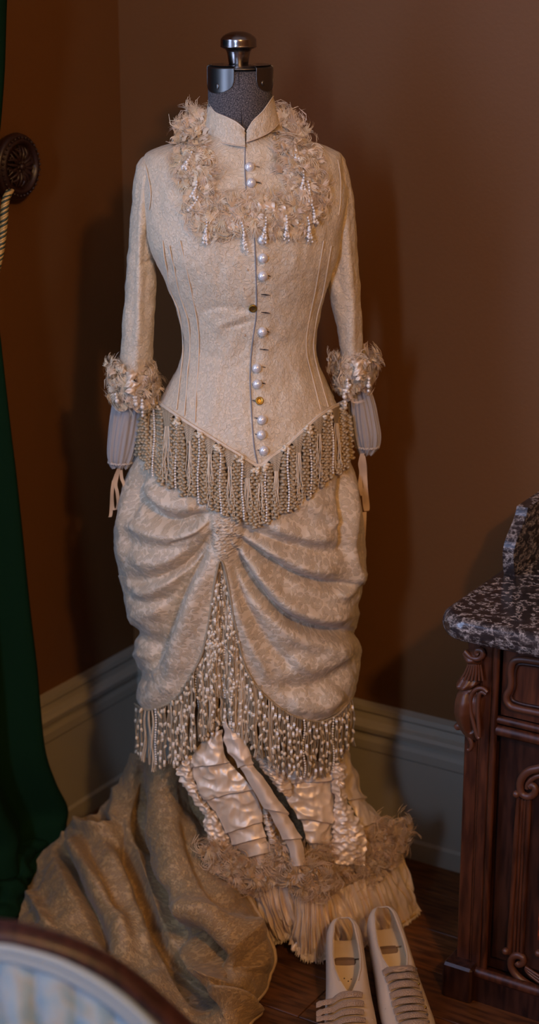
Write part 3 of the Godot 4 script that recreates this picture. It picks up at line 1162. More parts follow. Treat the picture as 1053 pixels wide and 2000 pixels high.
func build_buttons(t: Node3D) -> void:
	for q in [[488, 326], [491, 357], [513, 468], [514, 504], [514, 539], [513, 648], [502, 719], [503, 750], [512, 820], [511, 849], [516, 880]]:
		var p := on(torso_rows, q[0], q[1], 0.0055)
		var mb := MB.new()
		ball(mb, p, 0.0074, true)
		part("pearl_button", mb, M.pearl, t)
	for q in [[494, 602], [507, 783]]:
		var p := on(torso_rows, q[0], q[1], 0.002)
		var n := on_n(torso_rows, p)
		var x := Transform3D(Basis(Quaternion(Vector3.UP, n)), p)
		var mb := MB.new()
		mb.lathe(Vector3.ZERO, [[0.0001, 0.0022], [0.0028, 0.0019], [0.0044, 0.0027], [0.0058, 0.003], [0.0064, 0.0016], [0.0062, 0.0]], 24)
		mb.v = x * mb.v
		mb.n = Transform3D(x.basis, Vector3.ZERO) * mb.n
		var b := part("brass_button", mb, M.brass, t, "bare brass button base without its pearl")
		var hb := MB.new()
		for k in 4:
			var a := k * PI / 2 + 0.6
			egg(hb, x * Vector3(cos(a) * 0.0017, 0.0022, sin(a) * 0.0017), Vector3(0.0007, 0.0007, 0.0007))
		part("button_eyelet", hb, M.slit, b)
	# buttonholes, in use (short, right of a pearl) and empty (long)
	for q in [[503, 326, 5], [506, 357, 5], [526, 466, 5], [525, 539, 4], [519, 576, 9], [519, 611, 9], [523, 648, 4], [516, 683, 9], [514, 717, 5], [515, 749, 4], [497, 783, 4], [502, 817, 5], [502, 849, 4], [507, 880, 4]]:
		var a := on(torso_rows, q[0] - q[2], q[1] - 1, 0.0021)
		var b := on(torso_rows, q[0] + q[2], q[1] + 1, 0.0021)
		var mb := MB.new()
		mb.tube(PackedVector3Array([a, (a + b) / 2, b]), PackedFloat32Array([0.0004, 0.0011 if q[2] > 6 else 0.0007, 0.0003]), 6)
		var o := part("buttonhole", mb, M.slit, t)
		var st := MB.new()
		for e in [-1.0, 1.0]:
			var d := Vector3(0, e * 0.0017, 0)
			st.tube(PackedVector3Array([a + d, (a + b) / 2 + d * 1.15, b + d * 0.6]), 0.0006, 5)
		part("buttonhole_stitching", st, M.stitch, o)
	# loose thread ends where pearls are missing
	var th := MB.new()
	for q in [[483, 527], [476, 563], [477, 618], [478, 655]]:
		var p := on(torso_rows, q[0], q[1], 0.001)
		egg(th, p, Vector3(0.0014, 0.0022, 0.0012), 0.4)
	part("loose_thread", th, M.ribbon, t)

# frayed silk: many curled tufts of fine strips along a band
func tufts(mb: MB, p: Vector3, n: Vector3, size: float, fibres: int, r: RandomNumberGenerator, tone := 1.0) -> void:
	var d := Vector3(r.randf_range(-1, 1), r.randf_range(-1, 1), r.randf_range(-0.4, 0.4))
	d = (d - n * d.dot(n)).normalized()
	var curl := r.randf_range(-4.2, 4.2)
	var rise := r.randf_range(0.15, 0.7)
	var s := n.cross(d).normalized()
	var g := r.randf_range(0.78, 1.06) * tone
	var col := Color(g, g * r.randf_range(0.94, 1.0), g * r.randf_range(0.86, 1.0))
	for f in fibres:
		var o := (f - fibres * 0.5) / fibres
		var a := PackedVector3Array()
		var b := PackedVector3Array()
		var w := size * 0.045
		var q := p + s * o * size * 0.35
		var ln := size * r.randf_range(0.75, 1.25)
		var m := 6
		for k in m:
			var u := float(k) / (m - 1)
			var ang := curl * u * u * 0.5 + o * 0.9 * u
			var dir := d * cos(ang) + s * sin(ang)
			var lift := n * ln * (rise * sin(u * PI * 0.85) * 0.55)
			var c := q + dir * ln * u + lift + s * o * size * 0.25 * u
			var ww := w * (1.0 - 0.75 * u)
			a.append(c - s * ww); b.append(c + s * ww + n * ww * 0.5)
		mb.strip(a, b, col)

# a looped fold of silk: a folded petal
func petal(mb: MB, p: Vector3, n: Vector3, size: float, r: RandomNumberGenerator, tone := 1.0) -> void:
	var d := Vector3(r.randf_range(-1, 1), r.randf_range(-1, 1), 0)
	d = (d - n * d.dot(n)).normalized()
	var s := n.cross(d).normalized()
	var g := r.randf_range(0.85, 1.05) * tone
	var m := 7
	var k := 5
	var q := PackedVector3Array()
	var uv := PackedVector2Array()
	var bend := r.randf_range(1.2, 2.6)
	for b in m:
		for a in k:
			var u := float(b) / (m - 1)
			var w := (float(a) / (k - 1) - 0.5) * 2.0
			var ang := u * bend
			var width := size * 0.42 * sin(PI * (0.15 + 0.8 * u))
			q.append(p + d * sin(ang) * size * 0.55 + n * (1.0 - cos(ang)) * size * 0.33 + s * w * width + n * (w * w) * size * 0.18 * sin(u * 9.0 + p.x * 900.0))
			uv.append(Vector2(w, u))
	mb.grid(q, k, m, uv, PackedByteArray(), false, false, Color(g, g * 0.98, g * 0.94))

func pearl_line(mb: MB, pts: PackedVector3Array, r0: float, gap := 2.15, big := 0) -> void:
	var run := 0.0
	var next := 0.0
	var k := 0
	for j in pts.size() - 1:
		var l := pts[j].distance_to(pts[j + 1])
		while next <= run + l:
			var rr := r0 * (1.55 if big > 0 and k % big == big - 1 else 1.0)
			ball(mb, pts[j].lerp(pts[j + 1], (next - run) / l), rr)
			next += rr * gap
			k += 1
		run += l

func build_neck_ruffle(t: Node3D) -> void:
	var r := RandomNumberGenerator.new()
	r.seed = 77
	var names := ["shoulder_ruffle", "shoulder_ruffle", "chest_ruffle"]
	# each band: centre line in the picture with half widths
	var bands := [
		[pl([398, 222, 376, 252, 372, 290, 384, 330, 380, 375, 395, 420]), PackedFloat32Array([14, 26, 32, 36, 34, 30])],
		[pl([545, 222, 563, 252, 575, 290, 590, 330, 598, 375, 600, 415]), PackedFloat32Array([12, 24, 34, 40, 38, 30])],
		[pl([380, 425, 420, 428, 460, 420, 500, 418, 545, 422, 600, 425]), PackedFloat32Array([28, 36, 36, 34, 38, 30])],
	]
	for b in 3:
		var line: PackedVector2Array = bands[b][0]
		var half: PackedFloat32Array = bands[b][1]
		var mb := MB.new()
		for k in [400, 420, 520][b]:
			var u := r.randf() * (line.size() - 1.001)
			var j := int(u)
			var c := line[j].lerp(line[j + 1], u - j)
			var d := (line[j + 1] - line[j]).normalized().orthogonal()
			var w := lerpf(half[j], half[j + 1], u - j)
			var e := r.randf_range(-1, 1)
			var q := c + d * w * e
			var p := on(torso_rows, q.x, q.y, 0.001 + 0.010 * (1.0 - e * e) * r.randf())
			var n := on_n(torso_rows, p)
			if r.randf() < 0.14: petal(mb, p, n, r.randf_range(0.010, 0.015), r, 1.0)
			tufts(mb, p, (n + Vector3(0, r.randf_range(-0.2, 0.3), 0)).normalized(), r.randf_range(0.012, 0.020), 10, r)
		var o := part(names[b], mb, M.fray, t, ["frayed silk ruffle from the shoulder down the chest", "frayed silk ruffle from the shoulder down the chest", "frayed silk ruffle across the bust"][b])
		o.set_meta("kind", "stuff")
	# ivory satin knots among the fraying
	for q in [[456, 444, 9, 0.3], [520, 403, 14, -0.1], [545, 410, 11, 0.2], [598, 405, 9, 1.2]]:
		var mb := MB.new()
		var p := on(torso_rows, q[0], q[1], 0.010)
		satin_knot(mb, p, on_n(torso_rows, p), q[2] * 0.0009, q[3])
		part("satin_knot", mb, M.satin_strip, t)
	# pearl drops
	var drops := [[375, 297, 358, 330, 3], [385, 355, 376, 385, 3], [387, 385, 371, 412, 1], [404, 428, 400, 474, 3], [473, 435, 480, 488, 2], [520, 425, 515, 470, 2], [560, 422, 560, 466, 2], [573, 278, 582, 312, 2], [593, 335, 592, 372, 2], [602, 355, 606, 396, 2], [610, 400, 618, 438, 2], [602, 425, 606, 470, 2]]
	for d in drops:
		var mb := MB.new()
		var m := 7
		var a := PackedVector3Array()
		for k in m:
			var u := float(k) / (m - 1)
			a.append(on(torso_rows, lerpf(d[0], d[2], u) + sin(u * 5.0) * 1.5, lerpf(d[1], d[3], u), 0.0145))
		pearl_line(mb, a, 0.0021, 2.2, 5)
		for k in d[4]:
			var e := PackedVector3Array()
			for j in 5:
				var u := lerpf(0.45, 1.02, j / 4.0)
				e.append(on(torso_rows, lerpf(d[0], d[2], u) + (k - 1.0 if k != 1 else 1.4) * 5.0 * (u - 0.3), lerpf(d[1], d[3], u) + (k % 2) * 3, 0.0135))
			pearl_line(mb, e, 0.0019, 2.2, 4)
		part("pearl_drop", mb, M.bead, t)

func satin_knot(mb: MB, p: Vector3, n: Vector3, size: float, turn: float) -> void:
	var x := Basis(Quaternion(Vector3.BACK, n)) * Basis(Vector3.BACK, turn)
	var q := PackedVector3Array()
	var uv := PackedVector2Array()
	for b in 9:
		for a in 13:
			var u := (a / 12.0 - 0.5) * 2.0
			var v := (b / 8.0 - 0.5) * 2.0
			var w := 0.45 + 0.55 * absf(u)
			q.append(p + x * Vector3(u * size, v * w * size * 0.75, size * (0.35 * cos(v * 2.2) + 0.16 * sin(u * 7.0 + v * 3.0)) * w))
			uv.append(Vector2(u, v))
	mb.grid(q, 13, 9, uv, PackedByteArray(), false, true)

func build_sleeve(t: Node3D, side: int) -> void:
	var sec: Array = [
		[[304, 272, 312], [320, 267, 314], [350, 262, 314], [390, 258, 313], [430, 255, 309], [470, 252, 304], [505, 249, 303], [540, 246, 305], [580, 243, 304], [620, 240, 302], [660, 238, 300], [700, 235, 298], [730, 234, 296]],
		[[294, 630, 668], [310, 634, 674], [340, 640, 681], [375, 645, 689], [410, 648, 694], [450, 648, 697], [490, 646, 699], [530, 640, 702], [560, 640, 704], [600, 648, 706], [640, 658, 707], [680, 665, 708], [706, 667, 708]]][side]
	var zc: float = [0.004, -0.012][side]
	var folds: Array = [
		[fold([281, 345, 276, 420, 272, 520, 270, 620, 266, 725], 5.5, 9, 5), fold([300, 430, 285, 470, 280, 520], -3, 5, 7), fold([298, 520, 284, 560, 282, 640], -2.5, 6, 8), fold([262, 470, 258, 560, 250, 640], -1.8, 8, 8), fold([303, 503, 290, 514, 276, 512], -4, 4, 5)],
		[fold([668, 330, 676, 430, 684, 540, 688, 620, 690, 700], 5.0, 6, 9), fold([650, 470, 662, 540, 668, 600], -2.5, 8, 6), fold([690, 420, 697, 520, 700, 600], -1.6, 6, 6), fold([648, 520, 660, 556, 672, 575], -3, 5, 6)]][side]
	var net_y := PackedFloat32Array()
	var nu := 57
	var nv := 150
	var p := PackedVector3Array()
	var uv := PackedVector2Array()
	for b in nv:
		var f := float(b) / (nv - 1) * (sec.size() - 1)
		var k := mini(int(f), sec.size() - 2)
		var u := f - k
		var q0 = sec[maxi(k - 1, 0)]
		var q1 = sec[k]
		var q2 = sec[k + 1]
		var q3 = sec[mini(k + 2, sec.size() - 1)]
		var y := cubic_interpolate(q1[0], q2[0], q0[0], q3[0], u)
		var l := P(cubic_interpolate(q1[1], q2[1], q0[1], q3[1], u), y, zc)
		var r := P(cubic_interpolate(q1[2], q2[2], q0[2], q3[2], u), y, zc)
		var c := (l + r) / 2
		var a := (r.x - l.x) / 2
		var dz := a * 1.15 + 0.006
		if b < 14:
			var sh := sqrt(b / 14.0) * 0.85 + 0.15
			a *= sh
			dz *= sh
			c.y -= 0.0
		for e in nu:
			var phi := PI - TAU * e / (nu - 1)
			var w := c + Vector3(a * cos(phi), 0, dz * sin(phi))
			var nn := Vector3(cos(phi) * dz, 0, sin(phi) * a).normalized()
			var px := px_of(w)
			var h := noise.get_noise_3d(w.x * 40, w.y * 24, w.z * 40) * 0.0022
			if sin(phi) > 0: h += fold_at(folds, px)
			p.append(w + nn * h)
			uv.append(Vector2(-phi * 0.027, -w.y))
	var mb := MB.new()
	mb.grid(p, nu, nv, uv, PackedByteArray(), true)
	var o := part("sleeve", mb, M.brocade, t)
	# the seam where the sleeve meets the shoulder
	var s := PackedVector3Array()
	for q in smooth2(pl([[284, 322, 288, 340, 292, 360, 294, 385, 291, 410], [660, 312, 664, 335, 666, 362, 665, 395, 662, 420]][side]), 5):
		s.append(on(torso_rows, q.x, q.y, 0.001))
	var smb := MB.new()
	smb.tube(s, 0.0009, 5)
	part("armhole_seam", smb, M.piping, o)
	# cuff: frayed ruffle round the wrist
	var rr := RandomNumberGenerator.new()
	rr.seed = 300 + side
	var cb := MB.new()
	var c0: Vector3 = P([262, 693][side], [748, 722][side], zc)
	var ax: float = [0.036, 0.028][side]
	for k in 330:
		var phi := rr.randf() * TAU
		var v := rr.randf_range(-1, 1)
		var n := Vector3(cos(phi), 0, sin(phi) * 0.9)
		var y: float = c0.y + v * [0.031, 0.026][side] - (0.004 if cos(phi) < 0 and side == 1 else 0.0)
		var q := Vector3(c0.x + cos(phi) * ax * (1.0 - 0.15 * v * v) - [0.004, -0.003][side] * v, y, c0.z + sin(phi) * (ax + 0.004))
		if k % 6 == 0: petal(cb, q, n, rr.randf_range(0.010, 0.016), rr, 1.0)
		tufts(cb, q, (n + Vector3(0, 0.25 * v, 0)).normalized(), rr.randf_range(0.012, 0.02), 10, rr)
	# bushy tips standing out at the sides
	for d in [[[222, 718, -1.0, 0.3], [300, 756, 1.0, 0.3], [224, 775, -0.7, -0.7]], [[727, 698, 1.0, 0.7], [655, 712, -1.0, 0.3], [722, 735, 1.0, -0.3]]][side]:
		var q := P(d[0], d[1], zc + 0.01)
		for k in 26:
			tufts(cb, q + Vector3(rr.randf_range(-1, 1), rr.randf_range(-1, 1), rr.randf_range(-1, 1)) * 0.008, Vector3(d[2] + rr.randf_range(-0.4, 0.4), d[3] + rr.randf_range(-0.4, 0.4), rr.randf_range(-0.3, 0.6)).normalized(), rr.randf_range(0.013, 0.021), 10, rr)
	part("cuff_ruffle", cb, M.fray, o, "frayed silk ruffle round the end of the sleeve").set_meta("kind", "stuff")
	# satin bow on the cuff
	var kb := MB.new()
	var kp := P([255, 699][side], [742, 718][side], zc + 0.052)
	satin_knot(kb, kp, Vector3(0, 0.2, 1).normalized(), [0.012, 0.012][side], [1.45, 1.7][side])
	satin_knot(kb, kp + Vector3(0.003, -0.012, 0.001), Vector3(0.2, 0, 1).normalized(), [0.011, 0.008][side], [1.1, 1.5][side])
	part("satin_bow", kb, M.satin, o)
	# pearls hanging at the cuff
	for d in [[[226, 770, 229, 785], [266, 776, 266, 796], [278, 782, 279, 812], [262, 776, 264, 786]], [[679, 742, 681, 768], [672, 762, 675, 792], [684, 752, 676, 765], [721, 740, 720, 768], [673, 774, 672, 776]]][side]:
		var a := PackedVector3Array()
		for k in 4: a.append(P(lerpf(d[0], d[2], k / 3.0), lerpf(d[1], d[3], k / 3.0), zc + 0.045))
		var pb := MB.new()
		pearl_line(pb, a, 0.0026, 2.1, 3)
		part("pearl_drop", pb, M.bead, o)
	# sheer puffed undersleeve, gathered at a lace band
	var sec2: Array = [[[745, 238, 290], [775, 226, 288], [810, 218, 283], [850, 213, 276], [885, 212, 266], [902, 214, 258], [912, 219, 250]], [[722, 680, 712], [750, 680, 718], [785, 682, 730], [820, 685, 738], [850, 690, 742], [872, 697, 738], [886, 704, 726]]][side]
	var net := []
	for q in sec2:
		var l := P(q[1], q[0], zc - 0.01)
		var r2 := P(q[2], q[0], zc - 0.01)
		var c := (l + r2) / 2
		var a := (r2.x - l.x) / 2
		var line := PackedVector3Array()
		for e in 17:
			var phi := PI - TAU * e / 16
			line.append(c + Vector3(a * cos(phi), 0, a * 0.85 * sin(phi)))
		net.append(line)
	var us := sheet(net, 97, 40, func(u, v, q, px): return 0.0026 * sin(u * TAU * 8.0 + 2.0 * sin(v * 3.0) + 3.0 * noise2.get_noise_2d(u * 7.0, v)) * (0.35 + 0.65 * absf(2.0 * v - 1.0)) + 0.0012 * sin(u * TAU * 19.0 + v * 2.0))
	part("undersleeve", us, M.sheer, o, "sheer grey gauze puff below the cuff")
	var arm := MB.new()
	var ac := [P([258, 698][side], [740, 715][side], zc - 0.01), P([247, 708][side], [860, 830][side], zc - 0.012), P([238, 716][side], [912, 884][side], zc - 0.012)]
	var line2: PackedVector3Array = net[net.size() - 2]
	var lb := MB.new()
	var lp := PackedVector3Array()
	for k in 97:
		var f := k / 96.0 * 16.0
		var j := mini(int(f), 15)
		var q: Vector3 = line2[j].lerp(line2[j + 1], f - j)
		lp.append(q + Vector3(0, 0.0012 * sin(k * 1.9), 0) + (q - (line2[0] + line2[8]) / 2).normalized() * (0.0015 + 0.001 * sin(k * 2.7)))
	lb.tube(lp, 0.0018, 6)
	part("lace_band", lb, M.lace, o)
	# ribbon ties
	var ties: Array = [
		[[232, 915, 224, 935, 219, 960, 220, 990, 226, 996, 231, 985, 229, 962, 226, 945, 232, 918], [236, 918, 238, 935, 243, 950, 240, 975, 242, 1005], [222, 938, 219, 960, 217, 1000, 215, 1010]],
		[[708, 886, 704, 905, 706, 922, 704, 945, 709, 968, 714, 955, 713, 930, 712, 908, 709, 890], [711, 905, 712, 930, 715, 960, 718, 990, 716, 998, 713, 985, 711, 960], [712, 1000, 711, 1030, 709, 1060]]][side]
	for d in ties:
		var c := PackedVector3Array()
		for q in smooth2(pl(d), 5): c.append(P(q.x, q.y, zc + 0.012 + 0.003 * sin(q.y * 0.1)))
		var a := PackedVector3Array()
		var b := PackedVector3Array()
		for k in c.size():
			var w := 0.0026 if side == 0 else 0.0036
			a.append(c[k] + Vector3(-w, 0, 0.001)); b.append(c[k] + Vector3(w, 0, -0.0015))
		var mb2 := MB.new()
		mb2.strip(a, b)
		part("ribbon_tie", mb2, M.ribbon, o)

# bullion strands, pearl strings and thread tassels along the pointed waist
func build_waist_fringe(t: Node3D, edge_px: PackedVector2Array) -> void:
	var r := RandomNumberGenerator.new()
	r.seed = 41
	var low := pl([258, 880, 269, 888, 297, 929, 330, 952, 369, 970, 410, 990, 451, 1011, 480, 1022, 502, 1030, 530, 1018, 559, 1000, 580, 990, 604, 968, 626, 950, 655, 930, 687, 905, 700, 880])
	var groups := PackedFloat32Array([278, 305, 347, 390, 428, 468, 500, 518, 562, 604, 642, 672])
	var x := 268.0
	var k := 0
	while x < 692.0:
		# strands of a group draw together at its knot
		var g := 0
		for j in groups.size():
			if absf(groups[j] - x) < absf(groups[g] - x): g = j
		var near := (x - groups[g]) / 20.0
		var tx := lerpf(x, groups[g], 0.45)
		var ty := tab(edge_px, tx) + 7.0 + 9.0 * absf(near)
		if x < 290: ty += (290 - x) * 0.9
		if x > 672: ty += (x - 672) * 1.2
		var by := tab(low, x) + r.randf_range(-6, 10)
		var lift := 0.006 + 0.002 * (k % 2)
		var top := on(torso_rows, tx, ty, lift)
		var bot := on(skirt_rows, x, by, lift + 0.004)
		bot.z = maxf(bot.z, top.z - 0.012)
		var kind := 0
		if k % 7 == 5: kind = 2
		var mb := MB.new()
		if kind == 2:
			var a := PackedVector3Array()
			for j in 9:
				var u := j / 8.0
				a.append(top.lerp(bot, u) + Vector3(sin(u * 7.0 + k) * 0.0012, 0, 0.004 + 0.002 * sin(u * PI)))
			pearl_line(mb, a, 0.0020, 2.12)
			part("pearl_string", mb, M.bead, t)
		else:
			var n := int(top.distance_to(bot) / 0.0047)
			var side := 1.0 if k % 2 == 0 else -1.0
			var tone := r.randf_range(0.86, 1.08)
			for j in n:
				var u := float(j) / n
				var q := top.lerp(bot, u) + Vector3(sin(u * 5.0 + k * 1.7) * 0.0012, 0, 0.003 * sin(u * PI))
				side = -side
				var gg := tone * r.randf_range(0.9, 1.06)
				egg(mb, q + Vector3(side * 0.0011, 0, 0), Vector3(r.randf_range(0.0036, 0.0045), r.randf_range(0.0023, 0.0029), 0.0036), side * r.randf_range(0.18, 0.5), Color(gg, gg * 0.985, gg * 0.95))
			part("bullion_strand", mb, M.bullion, t)
		x += 6.3
		k += 1
	# between the groups: knotted net wedges with thread tassels below
	for j in groups.size() - 1:
		var cx := (groups[j] + groups[j + 1]) / 2.0
		var wide := (groups[j + 1] - groups[j]) * 0.42
		var wl := PackedVector3Array()
		var net := [PackedVector3Array(), PackedVector3Array(), PackedVector3Array()]
		for a in 5:
			var u := a / 4.0 - 0.5
			var xx := cx + u * 2.0 * wide
			var yy := tab(edge_px, xx) + 3.0
			net[0].append(on(torso_rows, xx, yy, 0.004))
			net[1].append(on(torso_rows, cx + u * 1.2 * wide, lerpf(yy, tab(edge_px, cx) + 20.0, 0.5), 0.0085))
			net[2].append(on(torso_rows, cx + u * 0.5 * wide, tab(edge_px, cx) + 40.0, 0.012))
		part("net_wedge", sheet(net, 13, 9), M.net, t)
		var mb := MB.new()
		var by := tab(low, cx) - 8.0
		for f in 8:
			var o := r.randf_range(-1, 1)
			var line := PackedVector3Array()
			var a0 := on(torso_rows, cx + o * 4.0, tab(edge_px, cx) + 36.0, 0.0125)
			var b0 := on(skirt_rows, cx + o * 9.0 + r.randf_range(-5, 5), by + r.randf_range(-16, 12), 0.012)
			b0.z = maxf(b0.z, a0.z - 0.006)
			for e in 10:
				var u := e / 9.0
				line.append(a0.lerp(b0, u) + Vector3(sin(u * 9.0 + f * 2.0) * 0.0022 * u, 0, 0.003 * sin(u * PI) + cos(u * 11.0 + f) * 0.0012 * u))
			var g := r.randf_range(0.85, 1.05)
			mb.tube(line, 0.00062, 4, Color(g, g * 0.97, g * 0.92), false)
		part("thread_tassel", mb, M.thread, t)
	# little bow knots at the head of each group
	for j in groups.size():
		var mb := MB.new()
		for e in 6:
			var q := on(torso_rows, groups[j] + r.randf_range(-8, 8), tab(edge_px, groups[j]) + r.randf_range(4, 18), 0.011)
			egg(mb, q, Vector3(0.0042, 0.0026, 0.0032), r.randf_range(-1.2, 1.2), Color(1.05, 1.03, 0.98))
		part("fringe_knot", mb, M.tuft, t)

# ---------- skirt
var hem_px := PackedVector2Array()

func build_skirt() -> void:
	var t := thing("skirt", Vector3(-0.045, 0, 0), "draped ivory brocade skirt with beaded fringe, satin underskirt and a long train on the floor", "skirt")
	hem_px = smooth2(pl([262, 1372, 278, 1382, 292, 1385, 315, 1380, 338, 1368, 355, 1350, 369, 1327, 383, 1302, 395, 1276, 404, 1240, 410, 1204, 418, 1150, 425, 1108, 430, 1094, 436, 1100, 445, 1135, 456, 1200, 466, 1250, 477, 1296, 487, 1318, 503, 1343, 528, 1368, 552, 1386, 579, 1399, 620, 1409, 642, 1404, 661, 1394, 676, 1378, 688, 1362]), 4)
	var poly := PackedVector2Array([Vector2(100, 500)])
	poly.append(Vector2(900, 500)); poly.append(Vector2(900, 1372)); poly.append(Vector2(692, 1362))
	for k in hem_px.size(): poly.append(hem_px[hem_px.size() - 1 - k])
	poly.append(Vector2(100, 1375))
	fold_gain = 1.5
	var folds := [
		# left of the gathers
		fold([262, 962, 280, 988, 302, 1010, 349, 1027, 405, 1010], -13, 17, 8), fold([250, 1020, 300, 1040, 350, 1046, 412, 1022], 9, 12, 16), fold([290, 950, 330, 985, 390, 990], 10, 22, 16),
		fold([236, 1052, 270, 1066, 302, 1074, 369, 1064, 410, 1030], -3, 14, 10), fold([240, 1085, 300, 1100, 360, 1080, 412, 1040], 5, 18, 16),
		fold([245, 1130, 277, 1140, 320, 1128, 349, 1114, 390, 1078, 413, 1045], -11, 16, 8), fold([245, 1165, 300, 1152, 360, 1115, 412, 1062], 6, 14, 15),
		fold([290, 1312, 300, 1296, 316, 1262, 338, 1206, 374, 1120, 408, 1072], -19, 26, 7), fold([330, 1330, 345, 1270, 365, 1200, 395, 1130, 415, 1090], 8, 16, 24),
		fold([238, 1150, 262, 1172, 300, 1178, 330, 1165], -6, 14, 9), fold([250, 1200, 280, 1205, 315, 1195], 4, 16, 16), fold([250, 1224, 275, 1252, 306, 1268], -8, 15, 7), fold([260, 1272, 280, 1284, 300, 1280], 4, 9, 10), fold([258, 1305, 275, 1330, 300, 1322], -5, 12, 8),
		fold([268, 885, 252, 950, 238, 1040, 240, 1090], 7, 9, 8), fold([285, 905, 268, 960, 258, 1010], -7, 8, 9), fold([270, 1375, 300, 1360, 340, 1335], 5, 18, 18),
		# right of the gathers
		fold([464, 1026, 500, 1042, 540, 1058, 590, 1072, 640, 1080, 682, 1072], -9, 14, 11), fold([520, 1020, 580, 1045, 650, 1050], 8, 18, 14),
		fold([458, 1048, 487, 1066, 528, 1092, 569, 1118, 636, 1140, 700, 1142], -14, 6, 14), fold([500, 1058, 545, 1083, 600, 1108, 660, 1118], 9, 14, 11),
		fold([458, 1070, 477, 1106, 518, 1160, 559, 1202, 610, 1224, 692, 1234], -20, 6, 17), fold([480, 1085, 520, 1138, 565, 1182, 630, 1205, 690, 1200], 13, 15, 13),
		fold([500, 1150, 540, 1200, 580, 1240, 640, 1262, 690, 1262], 9, 14, 22), fold([452, 1108, 470, 1160, 505, 1222, 545, 1280, 600, 1325], -7, 10, 14), fold([448, 1110, 462, 1180, 490, 1260, 530, 1330], 5, 10, 12),
		fold([545, 1342, 600, 1346, 650, 1330, 690, 1292], -8, 16, 12), fold([560, 1300, 620, 1300, 680, 1270], 9, 20, 18), fold([560, 1375, 620, 1382, 670, 1350], 10, 20, 16),
		fold([672, 915, 668, 980, 668, 1050, 676, 1085], -8, 8, 7), fold([684, 915, 690, 1000, 688, 1080, 697, 1140], 8, 8, 9), fold([600, 985, 640, 1000, 660, 1030], 6, 20, 20), fold([705, 1110, 690, 1150, 660, 1165], 7, 10, 8),
		# sharp creases near the gathers
		fold([407, 1004, 375, 1012, 335, 1024, 305, 1015], -6, 3, 7), fold([411, 1040, 388, 1074, 352, 1108, 300, 1132], -6, 7, 3), fold([408, 1070, 380, 1114, 346, 1172, 318, 1240, 300, 1285], -7, 9, 3), fold([412, 1020, 380, 1045, 330, 1062], -4, 6, 3),
		fold([462, 1052, 500, 1076, 540, 1100, 580, 1124, 650, 1143], -6, 3, 8), fold([460, 1074, 482, 1112, 516, 1160, 558, 1204, 620, 1228, 680, 1234], -8, 3, 9), fold([466, 1030, 510, 1048, 570, 1070], -4, 3, 7), fold([452, 1100, 472, 1165, 506, 1228], -4, 6, 3),
		# the gathered panel
		fold([440, 985, 441, 1040, 436, 1095], 3, 40, 40), fold([409, 1000, 412, 1050, 418, 1090], -3, 6, 6), fold([480, 1005, 474, 1050, 462, 1090], -3, 6, 6),
	]
	var extra := func(q: Vector3, px: Vector2, phi: float) -> float:
		var h := noise.get_noise_3d(q.x * 14, q.y * 12, q.z * 14) * 0.004 + noise.get_noise_3d(q.x * 45, q.y * 40, q.z * 45) * 0.0012
		var d := Vector2((px.x - 443.0) / 36.0, (px.y - 1048.0) / 52.0)
		var g := 1.0 - d.length_squared()
		if sin(phi) > 0 and g > 0.0:
			h += minf(g * 2.0, 1.0) * 0.0026 * sin(px.y * 0.95 + 4.0 * noise.get_noise_2d(px.x * 6.0, px.y * 3.0)) * (0.6 + 0.4 * sin(px.x * 0.5 + px.y * 0.3))
		return h
	var bot_y := P(470, 1412, 0.15).y
	var keep := func(q: Vector3, px: Vector2) -> bool:
		if q.z < -0.03: return q.y > P(470, 1374, 0.0).y
		return Geometry2D.is_point_in_polygon(px, poly)
	var side := P(470, 1420, 0.15).y
	var bottom := func(phi: float) -> float: return side
	var ov := part("overskirt", ring_mesh(skirt_rows, 330, 50, 400, skirt_rows[0].y, bottom, folds, keep, extra), M.brocade_skirt, t, "brocade overskirt gathered at the front and draped to both sides")
	# braid along the hem and up both sides of the slit
	var bp := PackedVector3Array()
	for q in hem_px:
		var p := on(skirt_rows, q.x, q.y, 0.0)
		p.z += fold_at(folds, q) + 0.001
		bp.append(p)
	var bb := MB.new()
	bb.tube(bp, 0.0024, 6)
	part("hem_braid", bb, M.net, ov)
	build_underskirt(t)
	build_hem_fringe(t, bp)
	build_train(t)

